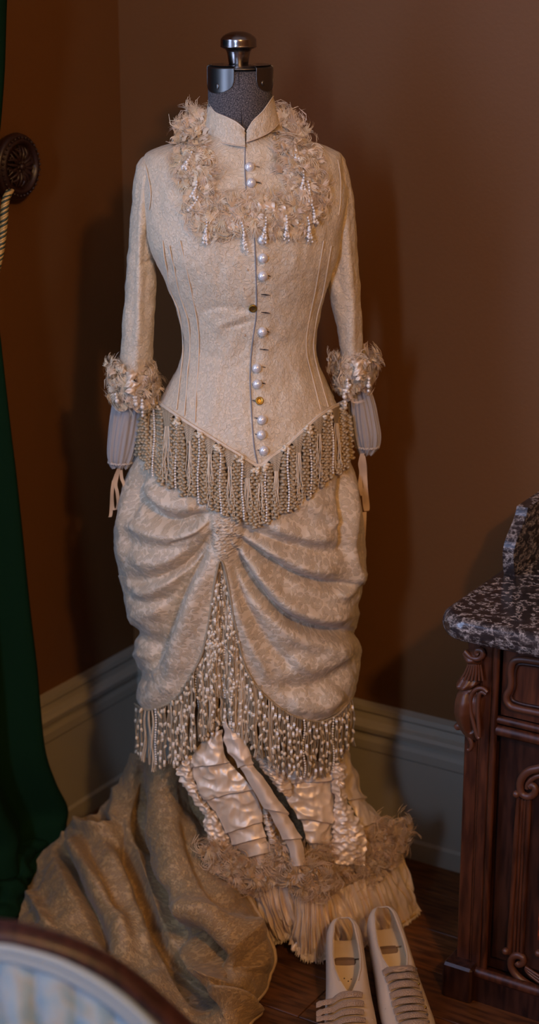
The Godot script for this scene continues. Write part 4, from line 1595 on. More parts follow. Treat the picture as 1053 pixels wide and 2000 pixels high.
# tufted silk strands, pearl strings and threads under the hem and inside the slit
func build_hem_fringe(t: Node3D, hem: PackedVector3Array) -> void:
	var r := RandomNumberGenerator.new()
	r.seed = 99
	var low := pl([262, 1462, 272, 1474, 292, 1504, 323, 1500, 345, 1492, 369, 1478, 390, 1455, 405, 1440, 420, 1426, 441, 1416, 455, 1425, 472, 1442, 490, 1462, 508, 1482, 535, 1500, 559, 1512, 610, 1520, 640, 1514, 655, 1505, 668, 1480, 690, 1462])
	var tops := []
	var run := 0.0
	var last := hem_px[0]
	for k in range(1, hem_px.size()):
		var d := hem_px[k].distance_to(hem_px[k - 1])
		run += d
		while run > 6.6:
			run -= 6.6
			var f := clampf(1.0 - run / maxf(d, 0.01), 0, 1)
			tops.append([hem_px[k - 1].lerp(hem_px[k], f), hem[k - 1].lerp(hem[k], f)])
	var n := 0
	for e in tops:
		var q: Vector2 = e[0]
		var p: Vector3 = e[1]
		var inside := q.x > 380 and q.x < 490
		var x := q.x
		if inside: x += (440.0 - q.x) * r.randf_range(-0.05, 0.35)
		var by := tab(low, x) + r.randf_range(-12, 3)
		if inside: by = maxf(q.y + 60.0, minf(by, q.y + 190.0 + r.randf_range(0, 60))) if q.y < 1250 else by
		by = minf(by, tab(low, x) + 4.0)
		var top := p + Vector3(0, 0, 0.003 if not inside else -0.004)
		var z := top.z + r.randf_range(-0.004, 0.004)
		var bot := P(x + r.randf_range(-4, 4), by, z)
		var kind := r.randi() % 12
		if inside and kind > 7: kind = 1
		strand(t, top, bot, 2 if kind == 0 else (1 if kind < 3 else 0), r)
		n += 1
	# a second, inner layer that fills the slit
	for k in 26:
		var x := r.randf_range(412, 466)
		var y0 := 1112.0 + absf(x - 431.0) * r.randf_range(2.0, 5.0) + r.randf_range(0, 60)
		var y1 := minf(y0 + r.randf_range(120, 220), tab(low, x))
		var z := 0.138 + r.randf_range(-0.004, 0.003)
		strand(t, P(x, y0, z), P(x + r.randf_range(-4, 4), y1, z + 0.004), k % 3 if k % 3 != 2 else 0, r)
	for k in 22:
		var x := r.randf_range(384, 492)
		var y0 := 1262.0 + absf(x - 438.0) * 1.1 + r.randf_range(0, 40)
		var z := 0.136 + r.randf_range(-0.004, 0.003)
		strand(t, P(x, y0, z), P(x + r.randf_range(-4, 4), tab(low, x) - r.randf_range(0, 12), z + 0.006), 1 if k % 3 else 0, r)
	# herringbone net between the strands
	for q in [[412, 1190, 20, 34], [400, 1268, 24, 36], [352, 1345, 34, 34], [310, 1392, 30, 26], [455, 1230, 14, 50], [498, 1342, 26, 44], [545, 1386, 34, 26], [590, 1408, 36, 22], [640, 1408, 30, 22]]:
		var net := []
		for b in 3:
			var line := PackedVector3Array()
			for a in 4:
				var u := (a / 3.0 - 0.5) * (1.0 - 0.3 * b)
				var p := on(skirt_rows, q[0] + u * q[2], q[1] - 4 + b * q[3] * 0.5, 0.0)
				p.z += 0.0015 if q[1] > 1330 else -0.006
				line.append(p)
			net.append(line)
		part("net_wedge", sheet(net, 10, 8), M.net, t)
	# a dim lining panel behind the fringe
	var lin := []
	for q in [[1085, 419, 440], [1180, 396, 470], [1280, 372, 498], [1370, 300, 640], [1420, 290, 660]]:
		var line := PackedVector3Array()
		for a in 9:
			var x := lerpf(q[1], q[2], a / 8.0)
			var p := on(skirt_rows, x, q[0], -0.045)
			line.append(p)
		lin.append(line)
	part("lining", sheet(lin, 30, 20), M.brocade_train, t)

func strand(t: Node3D, top: Vector3, bot: Vector3, kind: int, r: RandomNumberGenerator) -> void:
	var mb := MB.new()
	var ln := top.distance_to(bot)
	var ph := r.randf() * TAU
	var wob := r.randf_range(0.0006, 0.0022)
	var m := maxi(6, int(ln / 0.012))
	var line := PackedVector3Array()
	for j in m + 1:
		var u := float(j) / m
		line.append(top.lerp(bot, u) + Vector3(sin(ph + u * ln * 90.0) * wob, 0, cos(ph * 2.0 + u * ln * 70.0) * wob + 0.003 * sin(u * PI)))
	if kind == 2:
		pearl_line(mb, line, 0.0021, 2.1)
		part("pearl_string", mb, M.bead, t)
		return
	if kind == 1:
		for f in 9:
			var l2 := PackedVector3Array()
			var o := r.randf_range(-1, 1)
			for j in m + 1:
				var u := float(j) / m
				l2.append(line[j] + Vector3(o * 0.0022 * (0.5 + u) + sin(u * 9.0 + f * 1.7) * 0.0012 * u, 0, sin(f * 2.1 + u * 6.0) * 0.0016))
			var g := r.randf_range(0.75, 0.98)
			mb.tube(l2, 0.00055, 4, Color(g, g * 0.96, g * 0.9), false)
		part("thread_tassel", mb, M.thread, t)
		return
	# two silk cords with satin tufts caught along them
	for f in 2:
		var l2 := PackedVector3Array()
		for j in m + 1:
			var u := float(j) / m
			l2.append(line[j] + Vector3((f - 0.5) * 0.0030 + sin(u * ln * 120.0 + f * 3.0) * 0.0006, 0, f * 0.001))
		var g := r.randf_range(0.30, 0.52)
		mb.tube(l2, 0.00145, 5, Color(g, g * 0.92, g * 0.80))
	var run := r.randf_range(0.0, 0.016)
	while run < ln:
		var u := run / ln
		var j := mini(int(u * m), m - 1)
		var p := line[j].lerp(line[j + 1], u * m - j)
		var g := r.randf_range(0.86, 1.0)
		var col := Color(g, g * 0.98, g * 0.95)
		if r.randf() < 0.72:
			egg(mb, p + Vector3(r.randf_range(-0.0022, 0.0022), 0, 0.0022), Vector3(r.randf_range(0.0023, 0.0032), r.randf_range(0.0032, 0.0055), 0.0026), r.randf_range(-0.7, 0.7), col)
		else:
			# a loop of flat ribbon
			var hh := r.randf_range(0.007, 0.014)
			var a := PackedVector3Array()
			var b := PackedVector3Array()
			for k in 6:
				var w := k / 5.0
				var c := p + Vector3(r.randf_range(-0.0006, 0.0006), -w * hh, 0.002 + 0.003 * sin(w * PI))
				a.append(c - Vector3(0.002, 0, 0)); b.append(c + Vector3(0.002, 0, 0.0008))
			mb.strip(a, b, col)
		run += r.randf_range(0.010, 0.025)
	part("tufted_strand", mb, M.tuft, t)

func edges(l: Array, r: Array, zl: Array, zr: Array, cols: int, bulge := 0.0) -> Array:   # a net between two lines of pixels
	var a := pl(l)
	var b := pl(r)
	var net := []
	var m := a.size()
	for k in m:
		var f := float(k) / (m - 1)
		var za := lerpf(zl[0], zl[1], f)
		var zb := lerpf(zr[0], zr[1], f)
		var line := PackedVector3Array()
		for c in cols:
			var u := float(c) / (cols - 1)
			var q := a[k].lerp(b[k], u)
			line.append(P(q.x, q.y, lerpf(za, zb, u) + bulge * sin(u * PI)))
		net.append(line)
	return net

# soft satin wrinkles
func crinkle(p: Vector3, amp: float, fx := 26.0, fy := 40.0) -> float:
	var a := noise2.get_noise_3d(p.x * fx * 0.75 + p.y * fy * 0.25, p.y * fy * 0.6 - p.x * fx * 0.3, p.z * fx)
	var b := noise2.get_noise_3d(p.x * fx * 2.0 - p.y * 14.0, p.y * fy * 1.1 + p.x * 20.0, 3.0 + p.z * fx * 2.0)
	var c := noise2.get_noise_3d(p.x * fx * 1.3 + p.y * fy * 0.5 + 7.0, p.y * fy * 0.9 - p.x * fx * 0.5, p.z * fx)
	return amp * (1.1 * a + 0.9 * (0.35 - sqrt(c * c + 0.006) * 1.5) + 0.45 * b + 0.22 * noise2.get_noise_3d(p.x * fx * 4.5 + p.y * 30.0, p.y * fy * 1.5 - p.x * 50.0, p.z * 40.0))

func tucks(v: float, at: Array, depth: float) -> float:     # each tuck's lower edge stands over the next
	for k in at.size() - 1:
		if v <= at[k + 1]:
			var f: float = (v - at[k]) / (at[k + 1] - at[k])
			return depth * (f * f - 0.45)
	return 0.0

func build_underskirt(t: Node3D) -> void:
	# the plain foundation under everything
	var core := []
	for q in [[0.60, 0.12, 0.10], [0.40, 0.13, 0.07], [0.25, 0.135, 0.05], [0.12, 0.155, 0.05], [0.012, 0.175, 0.06]]:
		var line := PackedVector3Array()
		for a in 25:
			var ph := PI - TAU * a / 24
			line.append(Vector3(-0.03 + (0.02 if q[0] < 0.2 else 0.0) + q[1] * cos(ph), q[0], -0.02 + (q[2] if sin(ph) > 0 else 0.14) * sin(ph)))
		core.append(line)
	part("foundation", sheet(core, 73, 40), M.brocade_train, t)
	var us := part("satin_panel", sheet(edges([395, 1440, 380, 1472, 376, 1512, 388, 1538, 401, 1570, 428, 1597, 444, 1629, 457, 1653, 478, 1668, 494, 1694], [436, 1425, 438, 1472, 457, 1498, 478, 1522, 497, 1549, 510, 1581, 513, 1607, 521, 1639, 529, 1655, 526, 1694], [0.128, 0.135], [0.138, 0.142], 6, 0.012), 90, 190,
		func(u, v, p, px): return crinkle(p, 0.0046, 20, 34) * minf(1.0, (1.15 - v)) + tucks(v, [0.0, 0.18, 0.42, 0.66, 0.76, 0.92, 1.0], 0.006)), M.satin, t, "tucked ivory satin panel left of the diagonal band")
	part("satin_panel", sheet(edges([432, 1405, 433, 1445, 444, 1469, 465, 1498, 484, 1528, 505, 1560, 523, 1586, 547, 1629, 563, 1661, 571, 1692], [448, 1407, 468, 1429, 486, 1462, 494, 1490, 521, 1525, 545, 1565, 569, 1600, 585, 1629, 593, 1655, 597, 1689], [0.146, 0.17], [0.146, 0.168], 6, 0.011), 60, 190,
		func(u, v, p, px): return crinkle(p, 0.0022, 18, 26) * (1.8 if v < 0.35 else 0.6) + tucks(v, [0.0, 0.34, 0.64, 0.82, 1.0], 0.004)), M.satin_strip, t, "narrow satin band crossing diagonally to the hem")
	part("satin_panel", sheet(edges([500, 1470, 525, 1500, 545, 1527, 558, 1560, 585, 1600, 600, 1640, 606, 1680], [668, 1495, 664, 1510, 660, 1522, 657, 1560, 656, 1612, 654, 1650, 640, 1690], [0.10, 0.128], [0.088, 0.105], 6, 0.012), 110, 150,
		func(u, v, p, px): return crinkle(p, 0.0052, 15, 30) + tucks(v, [0.0, 0.36, 0.66, 0.85, 1.0], 0.006)), M.satin, t, "glossy satin panel hung with tucks to the right of the band")
	part("satin_panel", sheet(edges([662, 1450, 668, 1495, 672, 1550, 690, 1582, 704, 1620, 705, 1650], [682, 1450, 690, 1476, 709, 1545, 728, 1576, 748, 1606, 768, 1640], [0.075, 0.085], [0.02, 0.03], 6, 0.012), 80, 130,
		func(u, v, p, px): return crinkle(p, 0.0046, 17, 24) + tucks(v, [0.0, 0.48, 0.78, 1.0], 0.006)), M.satin, t, "satin side panel flaring to the right")
	# ruched strips
	for q in [
		[[352, 1488, 345, 1506, 356, 1530, 375, 1560, 396, 1588, 398, 1613, 406, 1639, 412, 1668], [386, 1468, 382, 1512, 394, 1538, 407, 1570, 434, 1599, 450, 1629, 462, 1653, 480, 1668], 0.118, 0.124],
		[[510, 1580, 514, 1600, 521, 1620, 526, 1645], [524, 1580, 533, 1605, 538, 1628, 546, 1648], 0.132, 0.136],
		[[648, 1490, 650, 1530, 652, 1570, 650, 1610, 645, 1650, 610, 1690], [676, 1490, 676, 1530, 682, 1570, 704, 1605, 716, 1640, 712, 1690], 0.1, 0.112],
		[[488, 1475, 505, 1492, 525, 1518, 545, 1548], [520, 1475, 548, 1500, 566, 1528, 568, 1560], 0.122, 0.13]]:
		part("ruched_strip", sheet(edges(q[0], q[1], [q[2], q[3]], [q[2] - 0.004, q[3] - 0.004], 5, 0.012), 60, 120,
			func(u, v, p, px): return 0.0046 * noise2.get_noise_3d(p.x * 70, p.y * 110, p.z * 40) + 0.0011 * sin(v * 92.0 + 9.0 * noise2.get_noise_3d(p.x * 30, p.y * 20, 2.0) + sin(u * 5.0) * 1.2) * (0.3 + 0.7 * sin(u * PI))), M.satin, t, "puckered satin strip")
	# pleated flounces with frayed lower edges
	var fl := [
		[[[468, 1706, 0.128], [500, 1716, 0.14], [540, 1712, 0.148], [588, 1700, 0.15]], [[492, 1775, 0.118], [520, 1780, 0.14], [555, 1776, 0.15], [598, 1758, 0.15]], [[518, 1838, 0.105], [545, 1832, 0.128], [575, 1822, 0.138], [603, 1806, 0.14]], 11.0],
		[[[578, 1700, 0.16], [595, 1702, 0.164], [615, 1702, 0.166], [640, 1700, 0.16]], [[578, 1790, 0.155], [596, 1795, 0.17], [618, 1795, 0.172], [642, 1780, 0.165]], [[568, 1842, 0.145], [592, 1868, 0.165], [626, 1876, 0.165], [646, 1845, 0.158]], 7.0],
		[[[625, 1750, 0.13], [670, 1735, 0.125], [730, 1700, 0.085], [786, 1668, 0.02]], [[640, 1800, 0.135], [690, 1792, 0.125], [752, 1762, 0.085], [803, 1722, 0.02]], [[655, 1856, 0.13], [710, 1850, 0.112], [775, 1818, 0.06], [817, 1778, 0.01]], 15.0]]
	var r := RandomNumberGenerator.new()
	r.seed = 8
	for f in fl:
		var rows := []
		for k in 3:
			var w := []
			for q in f[k]: w.append_array(q)
			rows.append(w)
		var net := netp(rows)
		var np: float = f[3]
		var mb := sheet(net, int(np * 14), 44, func(u, v, p, px): return (0.008 * v + 0.004) * (absf(sin(u * PI * np * 0.8 + 1.6 * sin(v * 1.5 + u * 11.0) + 2.0 * noise2.get_noise_2d(u * 9.0, v * 1.3))) - 0.5) + 0.003 * sin(u * PI * np * 2.3 + 3.0 * noise2.get_noise_2d(u * 6.0, v * 2.0 + 5.0)) * v + crinkle(p, 0.0022, 34, 16))
		var o := part("pleated_flounce", mb, M.satin, t, "pleated satin flounce above the floor")
		# frayed edge
		var fr := MB.new()
		var e: PackedVector3Array = net[2]
		for k in int(np * 22):
			var u := r.randf() * 2.999
			var j := int(u)
			var p := e[j].lerp(e[j + 1], u - j) + Vector3(r.randf_range(-0.002, 0.002), r.randf_range(0.0, 0.010), r.randf_range(0.001, 0.005))
			var g := r.randf_range(0.75, 1.0)
			var q := p + Vector3(r.randf_range(-0.003, 0.003), -r.randf_range(0.006, 0.012), r.randf_range(0.0, 0.003))
			q.y = maxf(q.y, 0.001)
			fr.strip(PackedVector3Array([p, (p + q) / 2 + Vector3(0, 0, 0.001), q]), PackedVector3Array([p + Vector3(0.0016, 0, 0), (p + q) / 2 + Vector3(0.0014, 0, 0.001), q + Vector3(0.0006, 0, 0)]), Color(g, g * 0.97, g * 0.92))
		part("frayed_edge", fr, M.fray, o).set_meta("kind", "stuff")
	# frayed silk above the flounces
	var bands := [
		[pl([408, 1655, 440, 1686, 478, 1708, 520, 1712, 556, 1690, 560, 1650]), [14, 22, 26, 26, 24, 14], [0.13, 0.14], 330],
		[pl([575, 1700, 600, 1720, 625, 1725, 645, 1745]), [20, 28, 26, 20], [0.165, 0.15], 170],
		[pl([600, 1690, 640, 1700, 690, 1690, 735, 1660, 765, 1632, 786, 1640]), [24, 42, 46, 44, 30, 34], [0.13, 0.03], 620]]
	for b in 3:
		var line: PackedVector2Array = bands[b][0]
		var mb := MB.new()
		for k in bands[b][3]:
			var u := r.randf() * (line.size() - 1.001)
			var j := int(u)
			var c := line[j].lerp(line[j + 1], u - j)
			var d := (line[j + 1] - line[j]).normalized().orthogonal()
			var e := r.randf_range(-1, 1)
			var q: Vector2 = c + d * lerpf(bands[b][1][j], bands[b][1][j + 1], u - j) * e
			var z := lerpf(bands[b][2][0], bands[b][2][1], u / (line.size() - 1))
			var p := P(q.x, q.y, z + 0.012 * (1.0 - e * e) * r.randf_range(0.4, 1.0) + 0.004)
			var n := Vector3(r.randf_range(-0.4, 0.4) + (0.5 if b == 2 and u > 3 else 0.0), r.randf_range(-0.2, 0.5), 1).normalized()
			if r.randf() < 0.3: petal(mb, p, n, r.randf_range(0.013, 0.02), r, 0.9)
			tufts(mb, p, n, r.randf_range(0.014, 0.026), 7, r, 0.92)
		part("hem_ruffle", mb, M.fray_low, t, "frayed gauze ruffle above the flounce").set_meta("kind", "stuff")
	# gold lace at the right edge of the hem
	var gl := MB.new()
	for k in 26:
		var u := k / 25.0
		var p := P(lerpf(752, 812, u), lerpf(1826, 1784, u), lerpf(0.095, 0.02, u))
		p.y = maxf(p.y, 0.005)
		egg(gl, p, Vector3(0.0035, 0.0035, 0.0022), u * 20.0)
	part("hem_lace", gl, M.gold_cord, t)

func build_train(t: Node3D) -> void:
	var rows := [
		[256, 1470, 0.29, 268, 1474, 0.30, 280, 1478, 0.30, 292, 1480, 0.31, 312, 1484, 0.315, 334, 1486, 0.315, 350, 1490, 0.31],
		[214, 1562, 0.17, 236, 1568, 0.19, 260, 1575, 0.19, 283, 1580, 0.18, 312, 1576, 0.225, 346, 1570, 0.235, 378, 1572, 0.21],
		[112, 1632, 0.085, 165, 1625, 0.13, 226, 1640, 0.145, 292, 1662, 0.135, 336, 1672, 0.185, 386, 1670, 0.185, 430, 1672, 0.145],
		[62, 1715, 0.035, 115, 1722, 0.085, 190, 1740, 0.10, 306, 1748, 0.085, 352, 1772, 0.135, 420, 1772, 0.15, 488, 1760, 0.10],
		[33, 1812, 0.008, 100, 1818, 0.045, 215, 1832, 0.06, 332, 1852, 0.05, 388, 1872, 0.08, 456, 1852, 0.11, 531, 1850, 0.05],
		[36, 1900, 0.004, 120, 1930, 0.03, 250, 1960, 0.04, 378, 1962, 0.03, 432, 1972, 0.045, 484, 1932, 0.045, 526, 1910, 0.01],
		[60, 2060, 0.003, 200, 2090, 0.01, 330, 2090, 0.01, 430, 2075, 0.008, 470, 2040, 0.006, 494, 1985, 0.005, 505, 1958, 0.003]]
	var net := []
	for w in rows:
		var line := PackedVector3Array()
		for k in w.size() / 3: line.append(PY(w[k * 3], w[k * 3 + 1], w[k * 3 + 2]))
		net.append(line)
	fold_gain = 1.7
	var folds := [
		fold([117, 1640, 117, 1663, 154, 1738, 186, 1801, 215, 1860], -28, 18, 8), fold([140, 1632, 165, 1690, 205, 1770, 250, 1850], 22, 18, 24),
		fold([234, 1612, 255, 1672, 287, 1754, 314, 1833, 351, 1897, 394, 1961], -26, 9, 16), fold([205, 1650, 235, 1720, 268, 1800, 300, 1870], 12, 18, 18), fold([262, 1640, 290, 1710, 316, 1790, 346, 1860], 19, 15, 12),
		fold([271, 1495, 278, 1573, 283, 1640], -9, 9, 12), fold([279, 1590, 284, 1645, 303, 1706, 319, 1759, 340, 1840, 372, 1903, 425, 1972], -30, 10, 17), fold([310, 1500, 320, 1590, 335, 1690, 350, 1760], 8, 20, 24),
		fold([340, 1806, 375, 1846, 400, 1868, 440, 1890, 470, 1890], -36, 22, 14), fold([345, 1770, 400, 1785, 450, 1815, 490, 1850], 18, 20, 24), fold([350, 1800, 356, 1840, 385, 1890, 440, 1930, 480, 1960], 16, 12, 14), fold([470, 1800, 500, 1850, 500, 1900], 12, 18, 18),
		fold([58, 1738, 80, 1775, 101, 1812], 12, 8, 12), fold([352, 1575, 372, 1650, 410, 1740, 440, 1790], -6, 14, 9), fold([300, 1560, 308, 1640, 330, 1730], 6, 12, 12), fold([170, 1650, 195, 1720, 232, 1795], -8, 8, 6), fold([250, 1700, 278, 1765, 300, 1815], -7, 9, 6), fold([345, 1850, 372, 1905, 420, 1960], 9, 9, 9), fold([300, 1830, 330, 1890, 370, 1950], 8, 10, 8), fold([150, 1610, 190, 1625, 225, 1612], 16, 10, 10), fold([185, 1585, 200, 1606, 214, 1618], -22, 10, 8), fold([215, 1640, 240, 1668, 250, 1700], -8, 10, 10), fold([235, 1530, 228, 1580, 222, 1605], 9, 10, 10),
		fold([410, 1940, 450, 1955, 500, 1985], 14, 14, 12), fold([420, 1925, 460, 1938, 490, 1945], -18, 9, 9)]
	var mb := sheet(net, 230, 300, func(u, v, p, px): return noise.get_noise_3d(p.x * 9, p.y * 9, p.z * 9) * 0.012 * minf(1.0, v * 4.0) + noise.get_noise_3d(p.x * 30, p.y * 30, p.z * 30) * 0.0025, folds)
	for k in mb.v.size():
		if mb.v[k].y < 0.002: mb.v[k].y = 0.002 + 0.0008 * (k % 3)
		# stay in front of the left wall's baseboard
		var d := (mb.v[k] - CORNER).dot(RD)
		if d < 0.03: mb.v[k] += RD * (0.03 - d)
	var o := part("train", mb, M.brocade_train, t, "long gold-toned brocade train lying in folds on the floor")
	var e := MB.new()
	var line := PackedVector3Array()
	for b in 300: line.append(mb.v[b * 230 + 229])
	var line2 := PackedVector3Array()
	for b in range(0, 300, 4): line2.append(line[b])
	e.tube(line2, 0.0035, 6)
	var bot := PackedVector3Array()
	for a in range(0, 230, 5): bot.append(mb.v[299 * 230 + a])
	e.tube(bot, 0.0035, 6)
	part("train_braid", e, M.gold_braid, o)

# ---------- curtain with its tieback
func build_curtain() -> void:
	var t := thing("curtain", room(0.1, 0, 0.6), "dark green velvet curtain drawn back at the left window, its hem heaped on the floor", "curtain")
	# right-hand edge seen in the picture, at a distance from the left wall
	var edge := smooth2(pl([48, -60, 42, 0, 36, 140, 27, 260, 17, 345, 11, 420, 11, 470, 17, 540, 24, 620, 36, 780, 48, 940, 60, 1150, 72, 1300, 82, 1440, 103, 1510, 127, 1558, 125, 1590, 128, 1622]), 5)
	var m := edge.size()
	var p := PackedVector3Array()
	var uv := PackedVector2Array()
	var nu := 150
	var rng2 := RandomNumberGenerator.new()
	rng2.seed = 4
	var run := 0.0
	for k in m:
		var q := PR(edge[k].x, edge[k].y, 0.10)
		var s0 := (q - CORNER).dot(LD)
		var y := maxf(q.y, 0.004)
		var tie := exp(-pow((y - 1.15) / 0.34, 2.0))
		var far := lerpf(0.95, 0.42, tie)
		for a in nu:
			var u := float(a) / (nu - 1)
			var s := s0 + u * far
			var ph := u * 34.0 + 1.6 * sin(y * 2.2 + u * 4.0)
			var amp := lerpf(0.030, 0.016, tie) * minf(1.0, u * 14.0 + 0.25)
			var r := 0.10 + amp * sin(ph) + 0.012 * sin(ph * 0.37 + y * 3.0) - tie * 0.02
			r -= 0.0 if u > 0.03 else (0.03 - u) * 0.8
			p.append(room(maxf(r, 0.035), y, s))
			uv.append(Vector2(s, y))
	var mb := MB.new()
	mb.grid(p, nu, m, uv, PackedByteArray(), false, true)
	part("panel", mb, M.velvet, t)
	# the heaped hem on the floor
	var net := []
	for q in [[128, 1600, 0.06, 100, 1618, 0.075, 60, 1640, 0.085, 10, 1660, 0.09, -60, 1690, 0.09], [112, 1640, 0.05, 88, 1662, 0.062, 50, 1690, 0.07, 0, 1715, 0.07, -80, 1750, 0.07], [90, 1690, 0.02, 70, 1712, 0.03, 38, 1742, 0.045, -10, 1770, 0.04, -90, 1800, 0.04], [68, 1722, 0.003, 52, 1755, 0.004, 30, 1798, 0.004, -20, 1830, 0.004, -100, 1860, 0.004]]:
		var line := PackedVector3Array()
		for k in q.size() / 3: line.append(PY(q[k * 3], q[k * 3 + 1], q[k * 3 + 2]))
		net.append(line)
	var hb := sheet(net, 70, 60, func(u, v, pp, px): return noise.get_noise_3d(pp.x * 16, pp.y * 16, pp.z * 16) * 0.022 * sin(v * PI) + 0.006 * sin(v * 16.0 + u * 5.0) * sin(v * PI))
	for k in hb.v.size():
		hb.v[k].y = maxf(hb.v[k].y, 0.002)
		var d := (hb.v[k] - CORNER).dot(RD)
		if d < 0.028: hb.v[k] += RD * (0.028 - d)
	part("heaped_hem", hb, M.velvet, t)
	# carved rosette on the wall
	var c := PR(43, 326, 0.035)
	var s := (c - CORNER).dot(LD)
	var ro := thing("curtain_rosette", room(0, c.y, s), "dark carved wooden rosette boss fixed to the wall beside the curtain", "curtain holdback")
	var x := Transform3D(Basis(LD, RD, Vector3.UP).orthonormalized(), room(0, c.y, s))
	if x.basis.determinant() < 0: x.basis = Basis(-LD, RD, Vector3.UP)
	var R := 0.056
	var disc := lathe_at(x, [[0.0, 0.030], [R * 0.2, 0.031], [R * 0.62, 0.026], [R * 0.66, 0.031], [R * 0.72, 0.036], [R * 0.80, 0.036], [R * 0.85, 0.031], [R * 0.9, 0.032], [R * 0.97, 0.029], [R, 0.022], [R * 0.94, 0.012], [R * 0.5, 0.008], [R * 0.45, 0.0]], 56)
	part("boss", disc, M.rosette, ro)
	var bd := MB.new()
	for k in 34:
		var a := TAU * k / 34
		ball(bd, x * Vector3(cos(a) * R * 0.86, 0.034, sin(a) * R * 0.86), 0.0024)
	part("bead_ring", bd, M.rosette, ro)
	for k in 8:
		var a := TAU * k / 8 + 0.2
		var lf := MB.new()
		var d := Vector3(cos(a), 0, sin(a))
		var e := Vector3(-sin(a), 0, cos(a))
		for j in [-1.0, 0.0, 1.0]:
			var line := PackedVector3Array()
			var rad := PackedFloat32Array()
			for i in 7:
				var u := i / 6.0
				line.append(x * (d * (R * 0.12 + u * R * 0.46) + e * j * (0.004 + 0.005 * sin(u * 2.6)) + Vector3(0, 0.031 + 0.005 * sin(u * PI), 0)))
				rad.append(0.0008 + 0.0026 * sin(PI * (0.1 + 0.85 * u)))
			lf.tube(line, rad, 6)
		# curled scroll between the leaves
		var sc := PackedVector3Array()
		for i in 13:
			var w := i / 12.0
			var rr := 0.0078 * (1.0 - 0.75 * w)
			sc.append(x * (d.rotated(Vector3.UP, PI / 8) * R * 0.50 + Vector3(cos(w * 8.0 + a) * rr, 0.030 + 0.004 * w, sin(w * 8.0 + a) * rr)))
		lf.tube(sc, 0.0017, 6)
		part("carved_leaf", lf, M.rosette, ro)
	var hub := MB.new()
	ball(hub, x * Vector3(0, 0.034, 0), 0.0062, true)
	for k in 6: ball(hub, x * Vector3(cos(k * TAU / 6) * 0.008, 0.033, sin(k * TAU / 6) * 0.008), 0.0034)
	part("hub", hub, M.rosette, ro)
	# twisted tieback cord, dark green and gold
	var co := thing("tieback_cord", room(0.09, c.y - 0.1, s), "twisted gold and dark green tieback cord hanging at the curtain's edge", "cord")
	var path := PackedVector3Array()
	for q in smooth2(pl([20, 372, 12, 388, 9, 410, 7, 440, 3, 475, -4, 515, -18, 560, -50, 610]), 8): path.append(PR(q.x, q.y, 0.128))
	for k in 5:
		var line := PackedVector3Array()
		var run2 := 0.0
		for j in path.size():
			if j: run2 += path[j].distance_to(path[j - 1])
			var w := run2 * 330.0 + TAU * k / 5
			line.append(path[j] + (Vector3.RIGHT * cos(w) + Vector3(0, 0, 1) * sin(w)) * 0.0042)
		# resample finely so that the twist shows
		var b := MB.new()
		b.tube(smooth_line(line, 3), 0.0027, 6)
		part("cord_ply", b, M.gold_cord if k % 2 == 0 else M.green_cord, co)

func lathe_at(x: Transform3D, prof: Array, sides: int) -> MB:
	var mb := MB.new()
	mb.lathe(Vector3.ZERO, prof, sides)
	mb.v = x * mb.v
	mb.n = Transform3D(x.basis, Vector3.ZERO) * mb.n
	return mb

# ---------- washstand
const ST_R := 0.905       # left edge of the cabinet along the back wall
const ST_S := 0.375       # its front
const ST_H := 0.625

func sp(px: float, py: float, s := ST_S) -> Vector3:
	return PS(px, py, s)

func tube_on(a: Array, s: float, rad, per := 6, sides := 8) -> MB:
	var line := PackedVector3Array()
	for q in smooth2(pl(a), per): line.append(sp(q.x, q.y, s))
	var mb := MB.new()
	mb.tube(line, rad, sides)
	return mb

